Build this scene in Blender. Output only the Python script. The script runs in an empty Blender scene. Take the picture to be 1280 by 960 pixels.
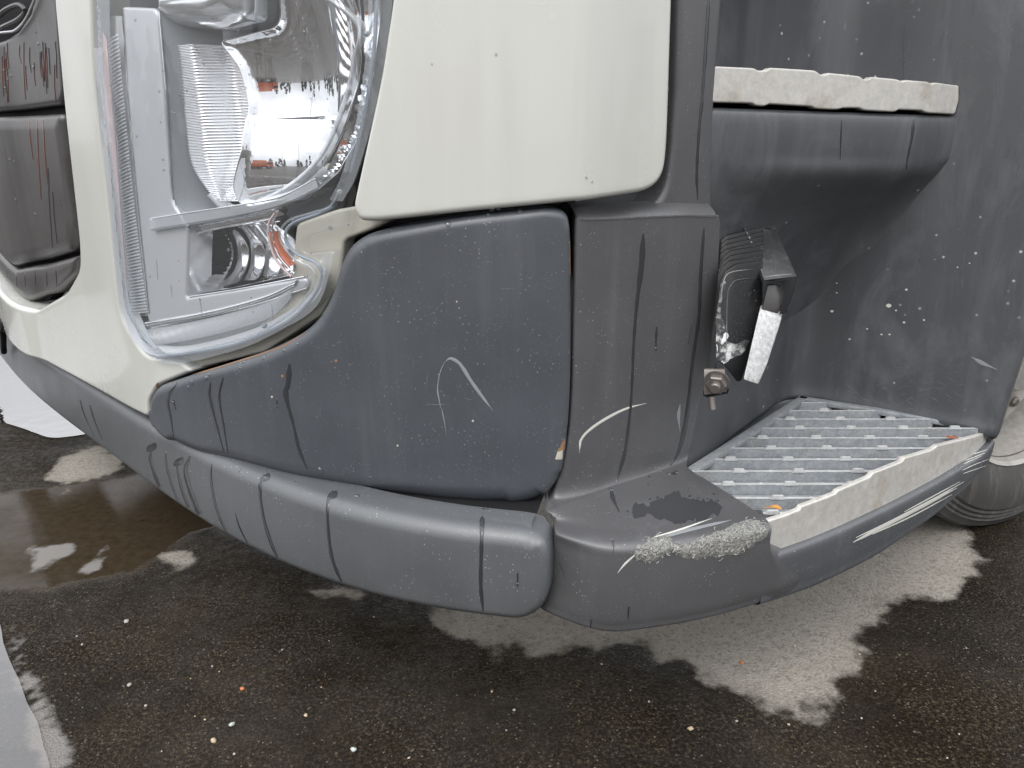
import bpy, bmesh, math, random
import numpy as np
from mathutils import Vector, Matrix
from mathutils.bvhtree import BVHTree
from mathutils.kdtree import KDTree
from mathutils.geometry import delaunay_2d_cdt

random.seed(7); RNG = np.random.default_rng(7)
SC = bpy.context.scene; COL = SC.collection
# ------------------------------------------------------------------ camera
CAM_H = 1.05; PITCH = math.radians(17.5); FPX = 967.0
cd = bpy.data.cameras.new('camera'); cam = bpy.data.objects.new('camera', cd); COL.objects.link(cam)
cam.location = (0, 0, CAM_H); cam.rotation_euler = (math.pi/2 - PITCH, 0, 0)
cd.sensor_width = 36; cd.lens = 36*FPX/1280; cd.clip_start = 0.05; cd.clip_end = 2000
SC.camera = cam
# ------------------------------------------------------------------ sky, sun, exposure
SUN_EL, SUN_AZ = math.radians(52), math.radians(200)      # azimuth from +Y clockwise: the bright part of the cloud is behind the photographer
world = bpy.data.worlds.new('World'); SC.world = world; world.use_nodes = True
nt = world.node_tree; nt.nodes.clear()
def wn(t, **k):
    n = nt.nodes.new(t)
    for a, b in k.items(): setattr(n, a, b)
    return n
wo = wn('ShaderNodeOutputWorld'); bg = wn('ShaderNodeBackground'); sky = wn('ShaderNodeTexSky')
sky.sky_type = 'NISHITA'; sky.sun_disc = False; sky.sun_elevation = SUN_EL; sky.sun_rotation = SUN_AZ
sky.air_density = 1.0; sky.dust_density = 4.0; sky.ozone_density = 1.0
hs = wn('ShaderNodeHueSaturation'); hs.inputs['Saturation'].default_value = 0.16
tc = wn('ShaderNodeTexCoord'); mp = wn('ShaderNodeMapping'); mp.inputs['Scale'].default_value = (1, 1, 2.2)
nz = wn('ShaderNodeTexNoise'); nz.inputs['Scale'].default_value = 2.3; nz.inputs['Detail'].default_value = 6; nz.inputs['Roughness'].default_value = .55
rp = wn('ShaderNodeMapRange'); rp.inputs[1].default_value = .3; rp.inputs[2].default_value = .7; rp.inputs[3].default_value = .95; rp.inputs[4].default_value = 1.5
mx = wn('ShaderNodeMixRGB', blend_type='MULTIPLY'); mx.inputs[0].default_value = 1
mc = wn('ShaderNodeMixRGB', blend_type='MIX'); mc.inputs[0].default_value = .75; mc.inputs[2].default_value = (7.0, 7.1, 7.4, 1)   # cloud deck over the clear sky
L = nt.links.new
L(tc.outputs['Generated'], mp.inputs[0]); L(mp.outputs[0], nz.inputs['Vector']); L(nz.outputs['Fac'], rp.inputs[0])
L(sky.outputs[0], hs.inputs['Color']); L(hs.outputs[0], mc.inputs[1]); L(mc.outputs[0], mx.inputs[1]); L(rp.outputs[0], mx.inputs[2])
sx = wn('ShaderNodeSeparateXYZ'); L(tc.outputs['Generated'], sx.inputs[0]); el = wn('ShaderNodeMapRange'); L(sx.outputs['Z'], el.inputs[0])
for i_, v_ in zip((1, 2, 3, 4), (0, 1, .62, 1.75)): el.inputs[i_].default_value = v_
m3 = wn('ShaderNodeMixRGB', blend_type='MULTIPLY'); m3.inputs[0].default_value = 1; L(mx.outputs[0], m3.inputs[1]); L(el.outputs[0], m3.inputs[2])
L(m3.outputs[0], bg.inputs['Color']); bg.inputs['Strength'].default_value = 0.15; L(bg.outputs[0], wo.inputs[0])
sd_ = bpy.data.lights.new('sun', 'SUN'); sd_.energy = 0.7; sd_.angle = math.radians(25); sd_.color = (1, .97, .93)
so = bpy.data.objects.new('sun', sd_); COL.objects.link(so)
dv = Vector((math.sin(SUN_AZ)*math.cos(SUN_EL), math.cos(SUN_AZ)*math.cos(SUN_EL), math.sin(SUN_EL)))
so.rotation_euler = dv.to_track_quat('Z', 'Y').to_euler(); so.location = (0, -3, 8)
SC.view_settings.view_transform = 'Standard'; SC.view_settings.look = 'None'; SC.view_settings.gamma = 1
SC.view_settings.use_curve_mapping = False; SC.view_settings.exposure = 0.31
SC.cycles.max_bounces = 8; SC.cycles.transparent_max_bounces = 16; SC.cycles.caustics_reflective = False; SC.cycles.caustics_refractive = False

# ------------------------------------------------------------------ where a sight line of the photograph meets the truck
def ray(px, py):
    x, y = (px-640)/FPX, -(py-480)/FPX
    c, s = math.cos(PITCH), math.sin(PITCH)
    return np.array([x, c + y*s, -s + y*c])
EYE = np.array([0, 0, CAM_H])
def at_z(px, py, z):
    r = ray(px, py); return EYE + r*((z-CAM_H)/r[2])
def catmull(P, n):
    P = np.asarray(P, float); Q = np.vstack([2*P[0]-P[1], P, 2*P[-1]-P[-2]]); out = []
    for i in range(len(P)-1):
        a, b, c, d = Q[i:i+4]
        for k in range(n):
            t = k/n
            out.append(.5*((2*b)+(c-a)*t+(2*a-5*b+4*c-d)*t*t+(3*b-a-3*c+d)*t**3))
    out.append(P[-1]); return np.array(out)
class Curve:
    """a plan curve, traversed so that its outside is on the right hand"""
    def __init__(self, pts, smooth=True):
        p = catmull(pts, 16) if smooth else np.asarray(pts, float)
        self.p = p; d = np.diff(p, axis=0); self.l = np.hypot(*d.T); self.s = np.concatenate([[0], np.cumsum(self.l)]); self.d = d/self.l[:, None]
        t = np.vstack([self.d[:1], .5*(self.d[1:]+self.d[:-1]), self.d[-1:]]); t /= np.linalg.norm(t, axis=1)[:, None]
        self.n = np.stack([t[:, 1], -t[:, 0]], 1)
    def at(self, s):
        s = np.asarray(s, float); x = np.interp(s, self.s, self.p[:, 0]); y = np.interp(s, self.s, self.p[:, 1])
        nx = np.interp(s, self.s, self.n[:, 0]); ny = np.interp(s, self.s, self.n[:, 1]); q = np.hypot(nx, ny)
        lo = s - self.s[0]; hi = s - self.s[-1]
        x = x + np.where(lo < 0, lo*self.d[0, 0], 0) + np.where(hi > 0, hi*self.d[-1, 0], 0)
        y = y + np.where(lo < 0, lo*self.d[0, 1], 0) + np.where(hi > 0, hi*self.d[-1, 1], 0)
        return np.stack([x, y], -1), np.stack([nx/q, ny/q], -1)
    def proj(self, q):
        q = np.atleast_2d(q); r = q[:, None]-self.p[None, :-1]
        t = (r*self.d[None]).sum(-1); tt = np.clip(t, 0, self.l[None])
        tt[:, 0] = np.minimum(t[:, 0], self.l[0]); tt[:, -1] = np.maximum(t[:, -1], 0)
        e = r - tt[..., None]*self.d[None]; dd = (e**2).sum(-1); i = dd.argmin(1); k = np.arange(len(q))
        cr = self.d[i, 0]*e[k, i, 1]-self.d[i, 1]*e[k, i, 0]
        return self.s[i]+tt[k, i], -np.sign(cr)*np.sqrt(dd[k, i])
class Skin:
    def __init__(self, curve, off=0.0): self.c = curve; self.off = off if callable(off) else (lambda s, z, o=off: o + 0*s)
    def pt(self, s, z, h=0):
        s, z = np.broadcast_arrays(np.asarray(s, float), np.asarray(z, float)); p, n = self.c.at(s); q = p + n*(self.off(s, z)+h)[..., None]
        return np.concatenate([q, z[..., None]], -1)
    def hit(self, px, py):
        r = ray(px, py); t = np.geomspace(.4, 9, 420); q = EYE+r*t[:, None]
        s, d = self.c.proj(q[:, :2]); f = d - self.off(s, q[:, 2]); w = np.where((f[:-1] > 0) & (f[1:] <= 0))[0]
        if len(w) == 0: i = int(np.argmin(np.abs(f[:-1])))      # beyond the end of the truck
        else: i = w[0]
        a, b = t[i], t[i+1]
        for _ in range(18):
            m = .5*(a+b); qm = EYE+r*m; s1, d1 = self.c.proj(qm[None, :2])
            if (d1-self.off(s1, qm[2:3]))[0] > 0: a = m
            else: b = m
        qm = EYE+r*b; s1, _ = self.c.proj(qm[None, :2]); return float(s1[0]), float(qm[2])
    def P(self, px, py, h=0):
        s, z = self.hit(px, py); return self.pt(s, z, h)

# ------------------------------------------------------------------ materials
def mat(name, col, rough=.5, metal=0.0, spec=.5, coat=0.0):
    m = bpy.data.materials.new(name); m.use_nodes = True; b = m.node_tree.nodes['Principled BSDF']
    b.inputs['Base Color'].default_value = (*col, 1); b.inputs['Roughness'].default_value = rough; b.inputs['Metallic'].default_value = metal
    b.inputs['Specular IOR Level'].default_value = spec; b.inputs['Coat Weight'].default_value = coat; b.inputs['Coat Roughness'].default_value = .06
    return m
class NT:
    def __init__(self, m): self.t = m.node_tree; self.b = self.t.nodes['Principled BSDF']; self.c = None
    def new(self, ty, **k):
        n = self.t.nodes.new(ty)
        for a, b in k.items(): setattr(n, a, b)
        return n
    def link(self, a, b): self.t.links.new(a, b)
    def coord(self, scale=(1, 1, 1)):
        if self.c is None: self.c = self.new('ShaderNodeNewGeometry')
        m = self.new('ShaderNodeMapping'); m.inputs['Scale'].default_value = scale; self.link(self.c.outputs['Position'], m.inputs[0]); return m.outputs[0]
    def noise(self, scale, detail=3, rough=.5, sc=(1, 1, 1), dist=0):
        n = self.new('ShaderNodeTexNoise'); n.inputs['Scale'].default_value = scale; n.inputs['Detail'].default_value = detail
        n.inputs['Roughness'].default_value = rough; n.inputs['Distortion'].default_value = dist; self.link(self.coord(sc), n.inputs['Vector']); return n.outputs['Fac']
    def voro(self, scale, sc=(1, 1, 1), feature='F1', rand=1.0):
        n = self.new('ShaderNodeTexVoronoi', feature=feature); n.inputs['Scale'].default_value = scale; n.inputs['Randomness'].default_value = rand
        self.link(self.coord(sc), n.inputs['Vector']); return n
    def rng(self, x, a, b, c, d, smooth=False):
        n = self.new('ShaderNodeMapRange'); n.interpolation_type = 'SMOOTHSTEP' if smooth else 'LINEAR'
        self.link(x, n.inputs[0])
        for i, v in zip((1, 2, 3, 4), (a, b, c, d)): n.inputs[i].default_value = v
        return n.outputs[0]
    def math(self, op, a, b=None, c=None):
        n = self.new('ShaderNodeMath', operation=op)
        for i, v in enumerate((a, b, c)):
            if v is None: continue
            if isinstance(v, (int, float)): n.inputs[i].default_value = v
            else: self.link(v, n.inputs[i])
        return n.outputs[0]
    def mix(self, f, a, b, mode='MIX'):
        n = self.new('ShaderNodeMixRGB', blend_type=mode)
        for i, v in enumerate((f, a, b)):
            if isinstance(v, (int, float)): n.inputs[i].default_value = v
            elif isinstance(v, tuple): n.inputs[i].default_value = (*v, 1)
            else: self.link(v, n.inputs[i])
        return n.outputs[0]
    def bump(self, h, strength, dist=.001, prev=None):
        n = self.new('ShaderNodeBump'); n.inputs['Strength'].default_value = strength; n.inputs['Distance'].default_value = dist; self.link(h, n.inputs['Height'])
        if prev: self.link(prev, n.inputs['Normal'])
        return n.outputs[0]
    def set(self, **k):
        for a, v in k.items():
            i = self.b.inputs[a.replace('_', ' ')]
            if isinstance(v, (int, float)): i.default_value = v
            elif isinstance(v, tuple): i.default_value = (*v, 1)
            else: self.link(v, i)

def plastic(name, col, rough=.42, specks=.5, scuff=.25, grain=.25, dusty=(.30, .31, .32)):
    m = mat(name, col, rough, spec=.75); g = NT(m)
    big = g.noise(7, 4, .6); ver = g.noise(26, 4, .65, (1, 1, .07))
    c = g.mix(g.rng(big, .35, .7, 0, .30), col, tuple(x*1.35 for x in col))
    c = g.mix(g.math('MULTIPLY', g.rng(ver, .52, .8, 0, 1), scuff), c, dusty)
    v = g.voro(120); gate = g.rng(g.noise(16, 2), .44, .62, 0, 1)
    sp = g.math('MULTIPLY', g.rng(v.outputs['Distance'], .05, .15, 1, 0), g.math('MULTIPLY', gate, specks))
    v2 = g.voro(270); sp2 = g.math('MULTIPLY', g.rng(v2.outputs['Distance'], .05, .17, min(1, 1.5*specks), 0), g.rng(g.noise(26, 3), .42, .66, 0, 1))
    c = g.mix(sp, c, (.55, .56, .56)); c = g.mix(sp2, c, (.4, .41, .42))
    fine = g.noise(1400, 2, .6)
    g.set(Base_Color=c, Roughness=g.math('ADD', g.rng(big, .3, .75, rough-.06, rough+.1), g.math('MULTIPLY', ver, .06)), Normal=g.bump(fine, grain, .0006))
    return m
PLASTIC_BLUE = plastic('weathered_blue_grey_plastic', (.062, .068, .078), .36, .55, scuff=.07)
PLASTIC_GREY = plastic('weathered_grey_plastic', (.090, .095, .100), .35, .8, scuff=.07)
PLASTIC_PILLAR = plastic('charcoal_plastic', (.080, .080, .083), .35, .7, .10)
PLASTIC_STEP = plastic('scuffed_step_plastic', (.070, .071, .075), .36, .6, .2)
PLASTIC_RIM = plastic('rubbed_rim_plastic', (.080, .084, .090), .40, .9, .3, dusty=(.2, .23, .25))
def arch_mat():
    m = plastic('wheel_arch_plastic', (.066, .069, .074), .32, .2, .10, .2); g = NT(m); base = g.b.inputs['Base Color'].links[0].from_socket
    sw = g.noise(5, 6, .7, (1, 1, .5), 1.2); c = g.mix(g.rng(sw, .50, .78, 0, .5), base, (.20, .21, .22))
    v = g.voro(30); sp = g.math('MULTIPLY', g.rng(v.outputs['Distance'], .05, .11, 1, 0), g.rng(g.noise(3.5, 2), .5, .6, 0, 1))
    c = g.mix(sp, c, (.5, .53, .57))
    sc = g.noise(60, 3, .7, (1, 1, .12), .4); c = g.mix(g.rng(sc, .68, .76, 0, .22), c, (.3, .31, .32))
    g.set(Base_Color=c); return m
PLASTIC_ARCH = arch_mat()
GRILLE = plastic('grille_plastic', (.056, .052, .051), .30, .1, .15, .15)
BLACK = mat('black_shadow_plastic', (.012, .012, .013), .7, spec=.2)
def paint():
    m = mat('white_paint', (.66, .65, .60), .22, coat=.5); g = NT(m)
    v = g.noise(18, 4, .6, (1, 1, .06)); b = g.noise(6, 5, .6)
    c = g.mix(g.rng(v, .45, .8, 0, .28), (.58, .583, .54), (.48, .48, .44)); c = g.mix(g.rng(b, .5, .8, 0, .2), c, (.54, .535, .49))
    w = g.voro(95); c = g.mix(g.math('MULTIPLY', g.rng(w.outputs['Distance'], .03, .07, .8, 0), g.rng(g.noise(9, 2), .5, .6, 0, 1)), c, (.3, .28, .24))
    g.set(Base_Color=c, Roughness=g.rng(b, .3, .7, .16, .3)); return m
PAINT = paint()
def alu(name, a, b, stain, rough=.42, metal=.55):
    m = mat(name, a, rough, metal); g = NT(m)
    n1 = g.noise(60, 5, .7); n2 = g.noise(14, 5, .65); fl = g.voro(170).outputs['Distance']
    c = g.mix(g.rng(n1, .3, .7, 0, 1), a, b); c = g.mix(g.rng(n2, .52, .74, 0, .75), c, stain); c = g.mix(g.rng(fl, .1, .5, .15, 0), c, (.8, .8, .8))
    g.set(Base_Color=c, Roughness=g.rng(n1, .3, .7, rough-.1, rough+.15), Metallic=g.rng(n2, .4, .7, metal, metal*.4), Normal=g.bump(n1, .3, .0006)); return m
ALU_BAR = alu('galvanised_steel', (.23, .25, .275), (.37, .385, .39), (.20, .19, .165), .45, .3)
ALU_LIP = alu('worn_bright_steel', (.50, .51, .51), (.66, .66, .65), (.36, .35, .31), .4, .2)
ALU_EDGE = alu('worn_aluminium', (.48, .465, .43), (.62, .60, .56), (.33, .29, .225), .40, .25)
CHROME = mat('mirror_chrome', (.92, .92, .93), .03, 1.0)
SATIN = mat('satin_silver', (.56, .57, .585), .30, .25, coat=.4)
FLUTE = mat('bright_fluted_metal', (.85, .86, .87), .16, .75)
SATIN_DK = mat('satin_silver_dark', (.30, .315, .33), .35, .0)
PALE = mat('pale_translucent_plastic', (.62, .63, .64), .25, 0, coat=.5)
AMBER = mat('amber_plastic', (.58, .14, .055), .15, coat=.6)
PINK = mat('pale_pink_plastic', (.62, .48, .47), .25, coat=.4)
GASKET = mat('blue_grey_gasket', (.24, .28, .33), .25, coat=.4)
BEIGE = mat('beige_primer', (.52, .50, .43), .45)
STEELB = mat('bolt_steel', (.20, .18, .165), .42, .6)
RUST = mat('rust_mark', (.28, .155, .085), .8)
CHIP = mat('primer_chip', (.50, .47, .40), .7)
SCRATCH = mat('scratch_pale', (.25, .26, .27), .55)
SCRATCH_L = mat('scratch_white', (.62, .61, .56), .6)
SCUFF_DK = mat('scratch_black', (.012, .012, .014), .5)
WET = mat('wet_plastic', (.036, .038, .042), .20, spec=.5, coat=.3)
DAMP = mat('damp_plastic', (.046, .047, .050), .24, spec=.5)
WETRED = mat('wet_red_reflection', (.13, .042, .03), .12, coat=.4)  # orange-red reflection painted into the colour of the wet runs
def thin_clear(name, tint, haze, ior=1.5, rough=.02, hazecol=(.8, .82, .84), boost=1.0):
    m = bpy.data.materials.new(name); m.use_nodes = True; t = m.node_tree; t.nodes.clear()
    o = t.nodes.new('ShaderNodeOutputMaterial'); tr = t.nodes.new('ShaderNodeBsdfTransparent'); gl = t.nodes.new('ShaderNodeBsdfGlossy')
    lw = t.nodes.new('ShaderNodeLayerWeight'); lw.inputs['Blend'].default_value = .5
    pw = t.nodes.new('ShaderNodeMath'); pw.operation = 'POWER'; pw.inputs[1].default_value = 5
    ma = t.nodes.new('ShaderNodeMath'); ma.operation = 'MULTIPLY_ADD'; ma.inputs[1].default_value = .95; ma.inputs[2].default_value = ((ior-1)/(ior+1))**2
    fr = t.nodes.new('ShaderNodeMath'); fr.operation = 'MULTIPLY'; fr.inputs[1].default_value = boost; fr.use_clamp = True; cl = t.nodes.new('ShaderNodeMath'); cl.operation = 'MINIMUM'; cl.inputs[1].default_value = .62
    df = t.nodes.new('ShaderNodeBsdfDiffuse'); m1 = t.nodes.new('ShaderNodeMixShader'); m2 = t.nodes.new('ShaderNodeMixShader')
    tr.inputs[0].default_value = (*tint, 1); gl.inputs['Roughness'].default_value = rough; df.inputs[0].default_value = (*hazecol, 1); m1.inputs[0].default_value = haze
    k = t.links.new; k(tr.outputs[0], m1.inputs[1]); k(df.outputs[0], m1.inputs[2]); k(lw.outputs['Facing'], pw.inputs[0]); k(pw.outputs[0], ma.inputs[0]); k(ma.outputs[0], fr.inputs[0]); k(fr.outputs[0], cl.inputs[0]); k(cl.outputs[0], m2.inputs[0])
    k(m1.outputs[0], m2.inputs[1]); k(gl.outputs[0], m2.inputs[2]); k(m2.outputs[0], o.inputs[0]); return m
LENS = thin_clear('clear_lens', (.96, .97, .98), .05)
FLANGE = thin_clear('clear_lens_edge', (.92, .94, .96), .20, hazecol=(.72, .75, .78), boost=1.2)
FROST = thin_clear('frosted_clear_plastic', (.82, .84, .86), .42, hazecol=(.78, .80, .82), boost=1.6)
DROPM = thin_clear('water_drop_film', (.80, .81, .83), .03, boost=1.8)
WATER = thin_clear('standing_water', (.80, .76, .70), .0, 1.5, .015, boost=4.2)
t_ = WATER.node_tree; g_ = t_.nodes.new('ShaderNodeNewGeometry'); n_ = t_.nodes.new('ShaderNodeTexNoise'); n_.inputs['Scale'].default_value = 14; n_.inputs['Detail'].default_value = 4; b_ = t_.nodes.new('ShaderNodeBump'); b_.inputs['Strength'].default_value = .12; b_.inputs['Distance'].default_value = .01
t_.links.new(g_.outputs['Position'], n_.inputs['Vector']); t_.links.new(n_.outputs['Fac'], b_.inputs['Height'])
for q_ in t_.nodes:
    if q_.type in ('BSDF_GLOSSY', 'LAYER_WEIGHT'): t_.links.new(b_.outputs[0], q_.inputs['Normal'])
RUBBER = plastic('tyre_rubber', (.046, .044, .041), .65, .2, .6, .6, (.20, .18, .16))
RIMM = alu('wheel_steel', (.34, .33, .31), (.46, .44, .41), (.25, .2, .17), .4, .5)
LAMP_BLK = plastic('lamp_black_enamel', (.009, .0095, .010), .28, .35, .12, .2, (.06, .06, .06))
def corroded():
    m = mat('corroded_black_casting', (.02, .02, .022), .4); g = NT(m); n = g.noise(55, 6, .75); n2 = g.noise(16, 4, .6)
    f = g.math('MULTIPLY', g.rng(n, .46, .60, 0, 1), g.rng(n2, .40, .55, .15, 1))
    g.set(Base_Color=g.mix(f, (.018, .019, .02), (.55, .56, .55)), Roughness=g.rng(n, .3, .7, .25, .6), Normal=g.bump(n, .4, .001)); return m
CORR = corroded()
for n_ in (LAMP_BLK,): n_.node_tree.nodes['Principled BSDF'].inputs['Specular IOR Level'].default_value = .22
BRKT = plastic('worn_black_bracket', (.026, .027, .028), .28, .6, .3, .3, (.2, .2, .2))
def bare():
    m = mat('bare_scraped_metal', (.6, .6, .6), .5, .3); g = NT(m); n = g.noise(120, 6, .75); n2 = g.noise(40, 4, .6)
    g.set(Base_Color=g.mix(g.rng(n, .35, .65, 0, 1), (.42, .43, .43), (.80, .80, .79)), Normal=g.bump(n2, .6, .001)); return m
BARE = bare()
def torn():
    m = mat('torn_plastic', (.4, .4, .37), .7); g = NT(m); n = g.noise(300, 5, .75, (1, 1, 1), 1.5); n2 = g.noise(90, 5, .7, (1, 1, 1), 2)
    c = g.mix(g.rng(n, .38, .62, 0, 1), (.06, .06, .06), (.48, .475, .44)); c = g.mix(g.rng(n2, .5, .7, 0, .6), c, (.10, .10, .10))
    g.set(Base_Color=c, Normal=g.bump(n, 1, .003)); return m
TORN = torn()
FIBRE = mat('plastic_shavings', (.46, .455, .42), .6)

# ------------------------------------------------------------------ object helpers
ROOT = Vector((0, 0, 0))
def mesh_obj(name, V, F, material, parent=None, smooth=True, sharp=40, origin=None):
    me = bpy.data.meshes.new(name); V = np.asarray(V, float)
    o0 = np.array(origin if origin is not None else (0, 0, 0), float)
    me.from_pydata((V-o0).tolist(), [], [list(map(int, f)) for f in F]); me.validate()
    if smooth:
        me.polygons.foreach_set('use_smooth', [True]*len(me.polygons)); me.set_sharp_from_angle(angle=math.radians(sharp))
    me.materials.append(material)
    o = bpy.data.objects.new(name, me); COL.objects.link(o)
    if parent is not None: o.parent = parent
    else: o.location = o0
    if parent is not None and origin is not None: o.location = o0
    return o
def bm_obj(name, bm, material, parent=None, smooth=True, sharp=35):
    me = bpy.data.meshes.new(name); bm.to_mesh(me); bm.free()
    if smooth:
        me.polygons.foreach_set('use_smooth', [True]*len(me.polygons)); me.set_sharp_from_angle(angle=math.radians(sharp))
    me.materials.append(material); o = bpy.data.objects.new(name, me); COL.objects.link(o)
    if parent is not None: o.parent = parent
    return o
def empty(name, parent=None, loc=(0, 0, 0)):
    o = bpy.data.objects.new(name, None); COL.objects.link(o); o.location = loc; o.empty_display_size = .1
    if parent is not None: o.parent = parent
    return o
def tag(o, label=None, cat=None, group=None, kind=None):
    if label: o['label'] = label
    if cat: o['category'] = cat
    if group: o['group'] = group
    if kind: o['kind'] = kind
    return o
def bvh(*obs):
    V, F = [], []
    for o in obs:
        b = len(V); mw = o.matrix_basis
        V += [mw @ v.co for v in o.data.vertices]; F += [[b+i for i in p.vertices] for p in o.data.polygons]
    return BVHTree.FromPolygons(V, F)
def fillet(pts, rc0, n=6):
    """pts: [(s,z,rc,roll)] closed; returns rounded outline with roll"""
    P = np.array([p[:2] for p in pts]); out = []; N = len(P)
    for i in range(N):
        a, p, b = P[i-1], P[i], P[(i+1) % N]; rc = pts[i][2] if pts[i][2] is not None else rc0
        la, lb = np.linalg.norm(a-p), np.linalg.norm(b-p); ra, rb = min(rc, .5*la), min(rc, .5*lb)
        A = p+(a-p)*ra/max(la, 1e-9); B = p+(b-p)*rb/max(lb, 1e-9)
        for k in range(n+1):
            t = k/n; q = (1-t)**2*A+2*t*(1-t)*p+t*t*B; out.append((q[0], q[1], pts[i][3]))
    return np.array(out)
def resample(o, res):
    c = np.vstack([o, o[:1]]); d = np.hypot(*np.diff(c[:, :2], axis=0).T); s = np.concatenate([[0], np.cumsum(d)]); n = max(8, int(s[-1]/res))
    t = np.linspace(0, s[-1], n, endpoint=False); return np.stack([np.interp(t, s, c[:, k]) for k in range(3)], 1)
def seg_dist(q, o):
    """distance of each point to a closed outline, and the outline point nearest"""
    n = len(o); a = o[:, :2]; kd = KDTree(n)
    for i in range(n): kd.insert((a[i, 0], a[i, 1], 0), i)
    kd.balance(); I = np.array([kd.find((x, y, 0))[1] for x, y in np.asarray(q).tolist()], int).reshape(-1); D = np.full(len(q), 9.)
    for j in (-2, -1, 0, 1):
        p = a[(I+j) % n]; d = a[(I+j+1) % n]-p; t = np.clip(((q-p)*d).sum(1)/np.maximum((d*d).sum(1), 1e-12), 0, 1); e = q-p-t[:, None]*d
        D = np.minimum(D, np.hypot(e[:, 0], e[:, 1]))
    return D, I
def inside(q, o):
    x, y = q[:, 0], q[:, 1]; r = np.zeros(len(q), bool); j = len(o)-1
    for i in range(len(o)):
        a, b = o[i], o[j]; j = i
        c = (a[1] > y) != (b[1] > y)
        if c.any():
            xx = (b[0]-a[0])*(y-a[1])/(b[1]-a[1]+1e-15)+a[0]; r ^= c & (x < xx)
    return r
def tri_fill(out, res, rings=(), clear=None):
    o = out[:, :2]; area = .5*np.sum(o[:, 0]*np.roll(o[:, 1], -1)-np.roll(o[:, 0], -1)*o[:, 1])
    if area < 0: out = out[::-1].copy(); o = out[:, :2]
    nrm = np.roll(o, -1, 0)-np.roll(o, 1, 0); nrm /= np.maximum(np.linalg.norm(nrm, axis=1), 1e-9)[:, None]; nin = np.stack([-nrm[:, 1], nrm[:, 0]], 1)
    P = [o]
    for f in rings:
        dd = out[:, 2]*f; q = o+nin*dd[:, None]; D, _ = seg_dist(q, out); ok = D > dd*.96; P.append(q[ok])
    lo, hi = o.min(0), o.max(0); gx = np.arange(lo[0], hi[0]+res, res); gy = np.arange(lo[1], hi[1]+res, res)
    g = np.stack(np.meshgrid(gx, gy), -1).reshape(-1, 2); g = g[inside(g, o)]
    if len(g):
        D, I = seg_dist(g, out); g = g[D > (out[I, 2]*(max(rings) if rings else 0)+res*.55)]; P.append(g)
    Q = np.vstack(P); n = len(o)
    r = delaunay_2d_cdt([Vector(v) for v in Q.tolist()], [(i, (i+1) % n) for i in range(n)], [list(range(n))], 1, 1e-7)
    Vn = np.array([v[:] for v in r[0]]); F = [list(f) for f in r[2]]
    om = {}
    for k, lst in enumerate(r[3]):
        for a in lst:
            if a < n: om[a] = k
    loop = [om[i] for i in range(n) if i in om]
    return Vn, F, loop, out
def panel(name, pts, skin, material, parent, roll=.008, rc=.008, res=.006, thick=.03, h=0, hfun=None, sz=False, sharp=50, zmin=None):
    """a moulded panel on a skin; pts (px,py[,corner radius[,edge roll]]) in the photograph, or (s,z) if sz"""
    q = []
    for p in pts:
        if p[0] is None: p = p[1:]; s, z = p[0], p[1]
        else: s, z = (p[0], p[1]) if sz else skin.hit(p[0], p[1])
        if zmin is not None: z = max(z, zmin)
        q.append((s, z, p[2] if len(p) > 2 else None, p[3] if len(p) > 3 and p[3] is not None else roll))
    out = resample(fillet(q, rc), res)
    Vn, F, loop, out = tri_fill(out, res, (.06, .23, .5, .8, 1.0) if roll > 0 else ())
    D, I = seg_dist(Vn, out); rl = np.maximum(out[I, 2], 1e-5)
    x = np.clip(1-D/rl, 0, 1); drop = rl*(1-np.sqrt(np.maximum(0, 1-x*x)))
    hh = h - drop + (hfun(Vn[:, 0], Vn[:, 1], D) if hfun else 0)
    V = skin.pt(Vn[:, 0], Vn[:, 1], hh); n = len(V)
    if thick > 0:
        lp = np.array(loop); B = skin.pt(Vn[lp, 0], Vn[lp, 1], hh[lp]-thick); V = np.vstack([V, B]); m = len(loop)
        F = F + [[loop[i], n+i, n+(i+1) % m, loop[(i+1) % m]] for i in range(m)]
    o = mesh_obj(name, V, F, material, parent, sharp=sharp); return o
def grid_faces(nr, nc): return [[r*nc+c, (r+1)*nc+c, (r+1)*nc+c+1, r*nc+c+1] for r in range(nr-1) for c in range(nc-1)]
def tensor(ctrl, nu=10, nv=10):
    C = np.array(ctrl, float); A = np.stack([catmull(C[:, j], nu) for j in range(C.shape[1])], 1); B = np.stack([catmull(A[i], nv) for i in range(A.shape[0])], 0)
    return B
def tensor_obj(name, ctrl, material, parent, nu=10, nv=10, sharp=60):
    B = tensor(ctrl, nu, nv); return mesh_obj(name, B.reshape(-1, 3), grid_faces(*B.shape[:2]), material, parent, sharp=sharp)
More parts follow.
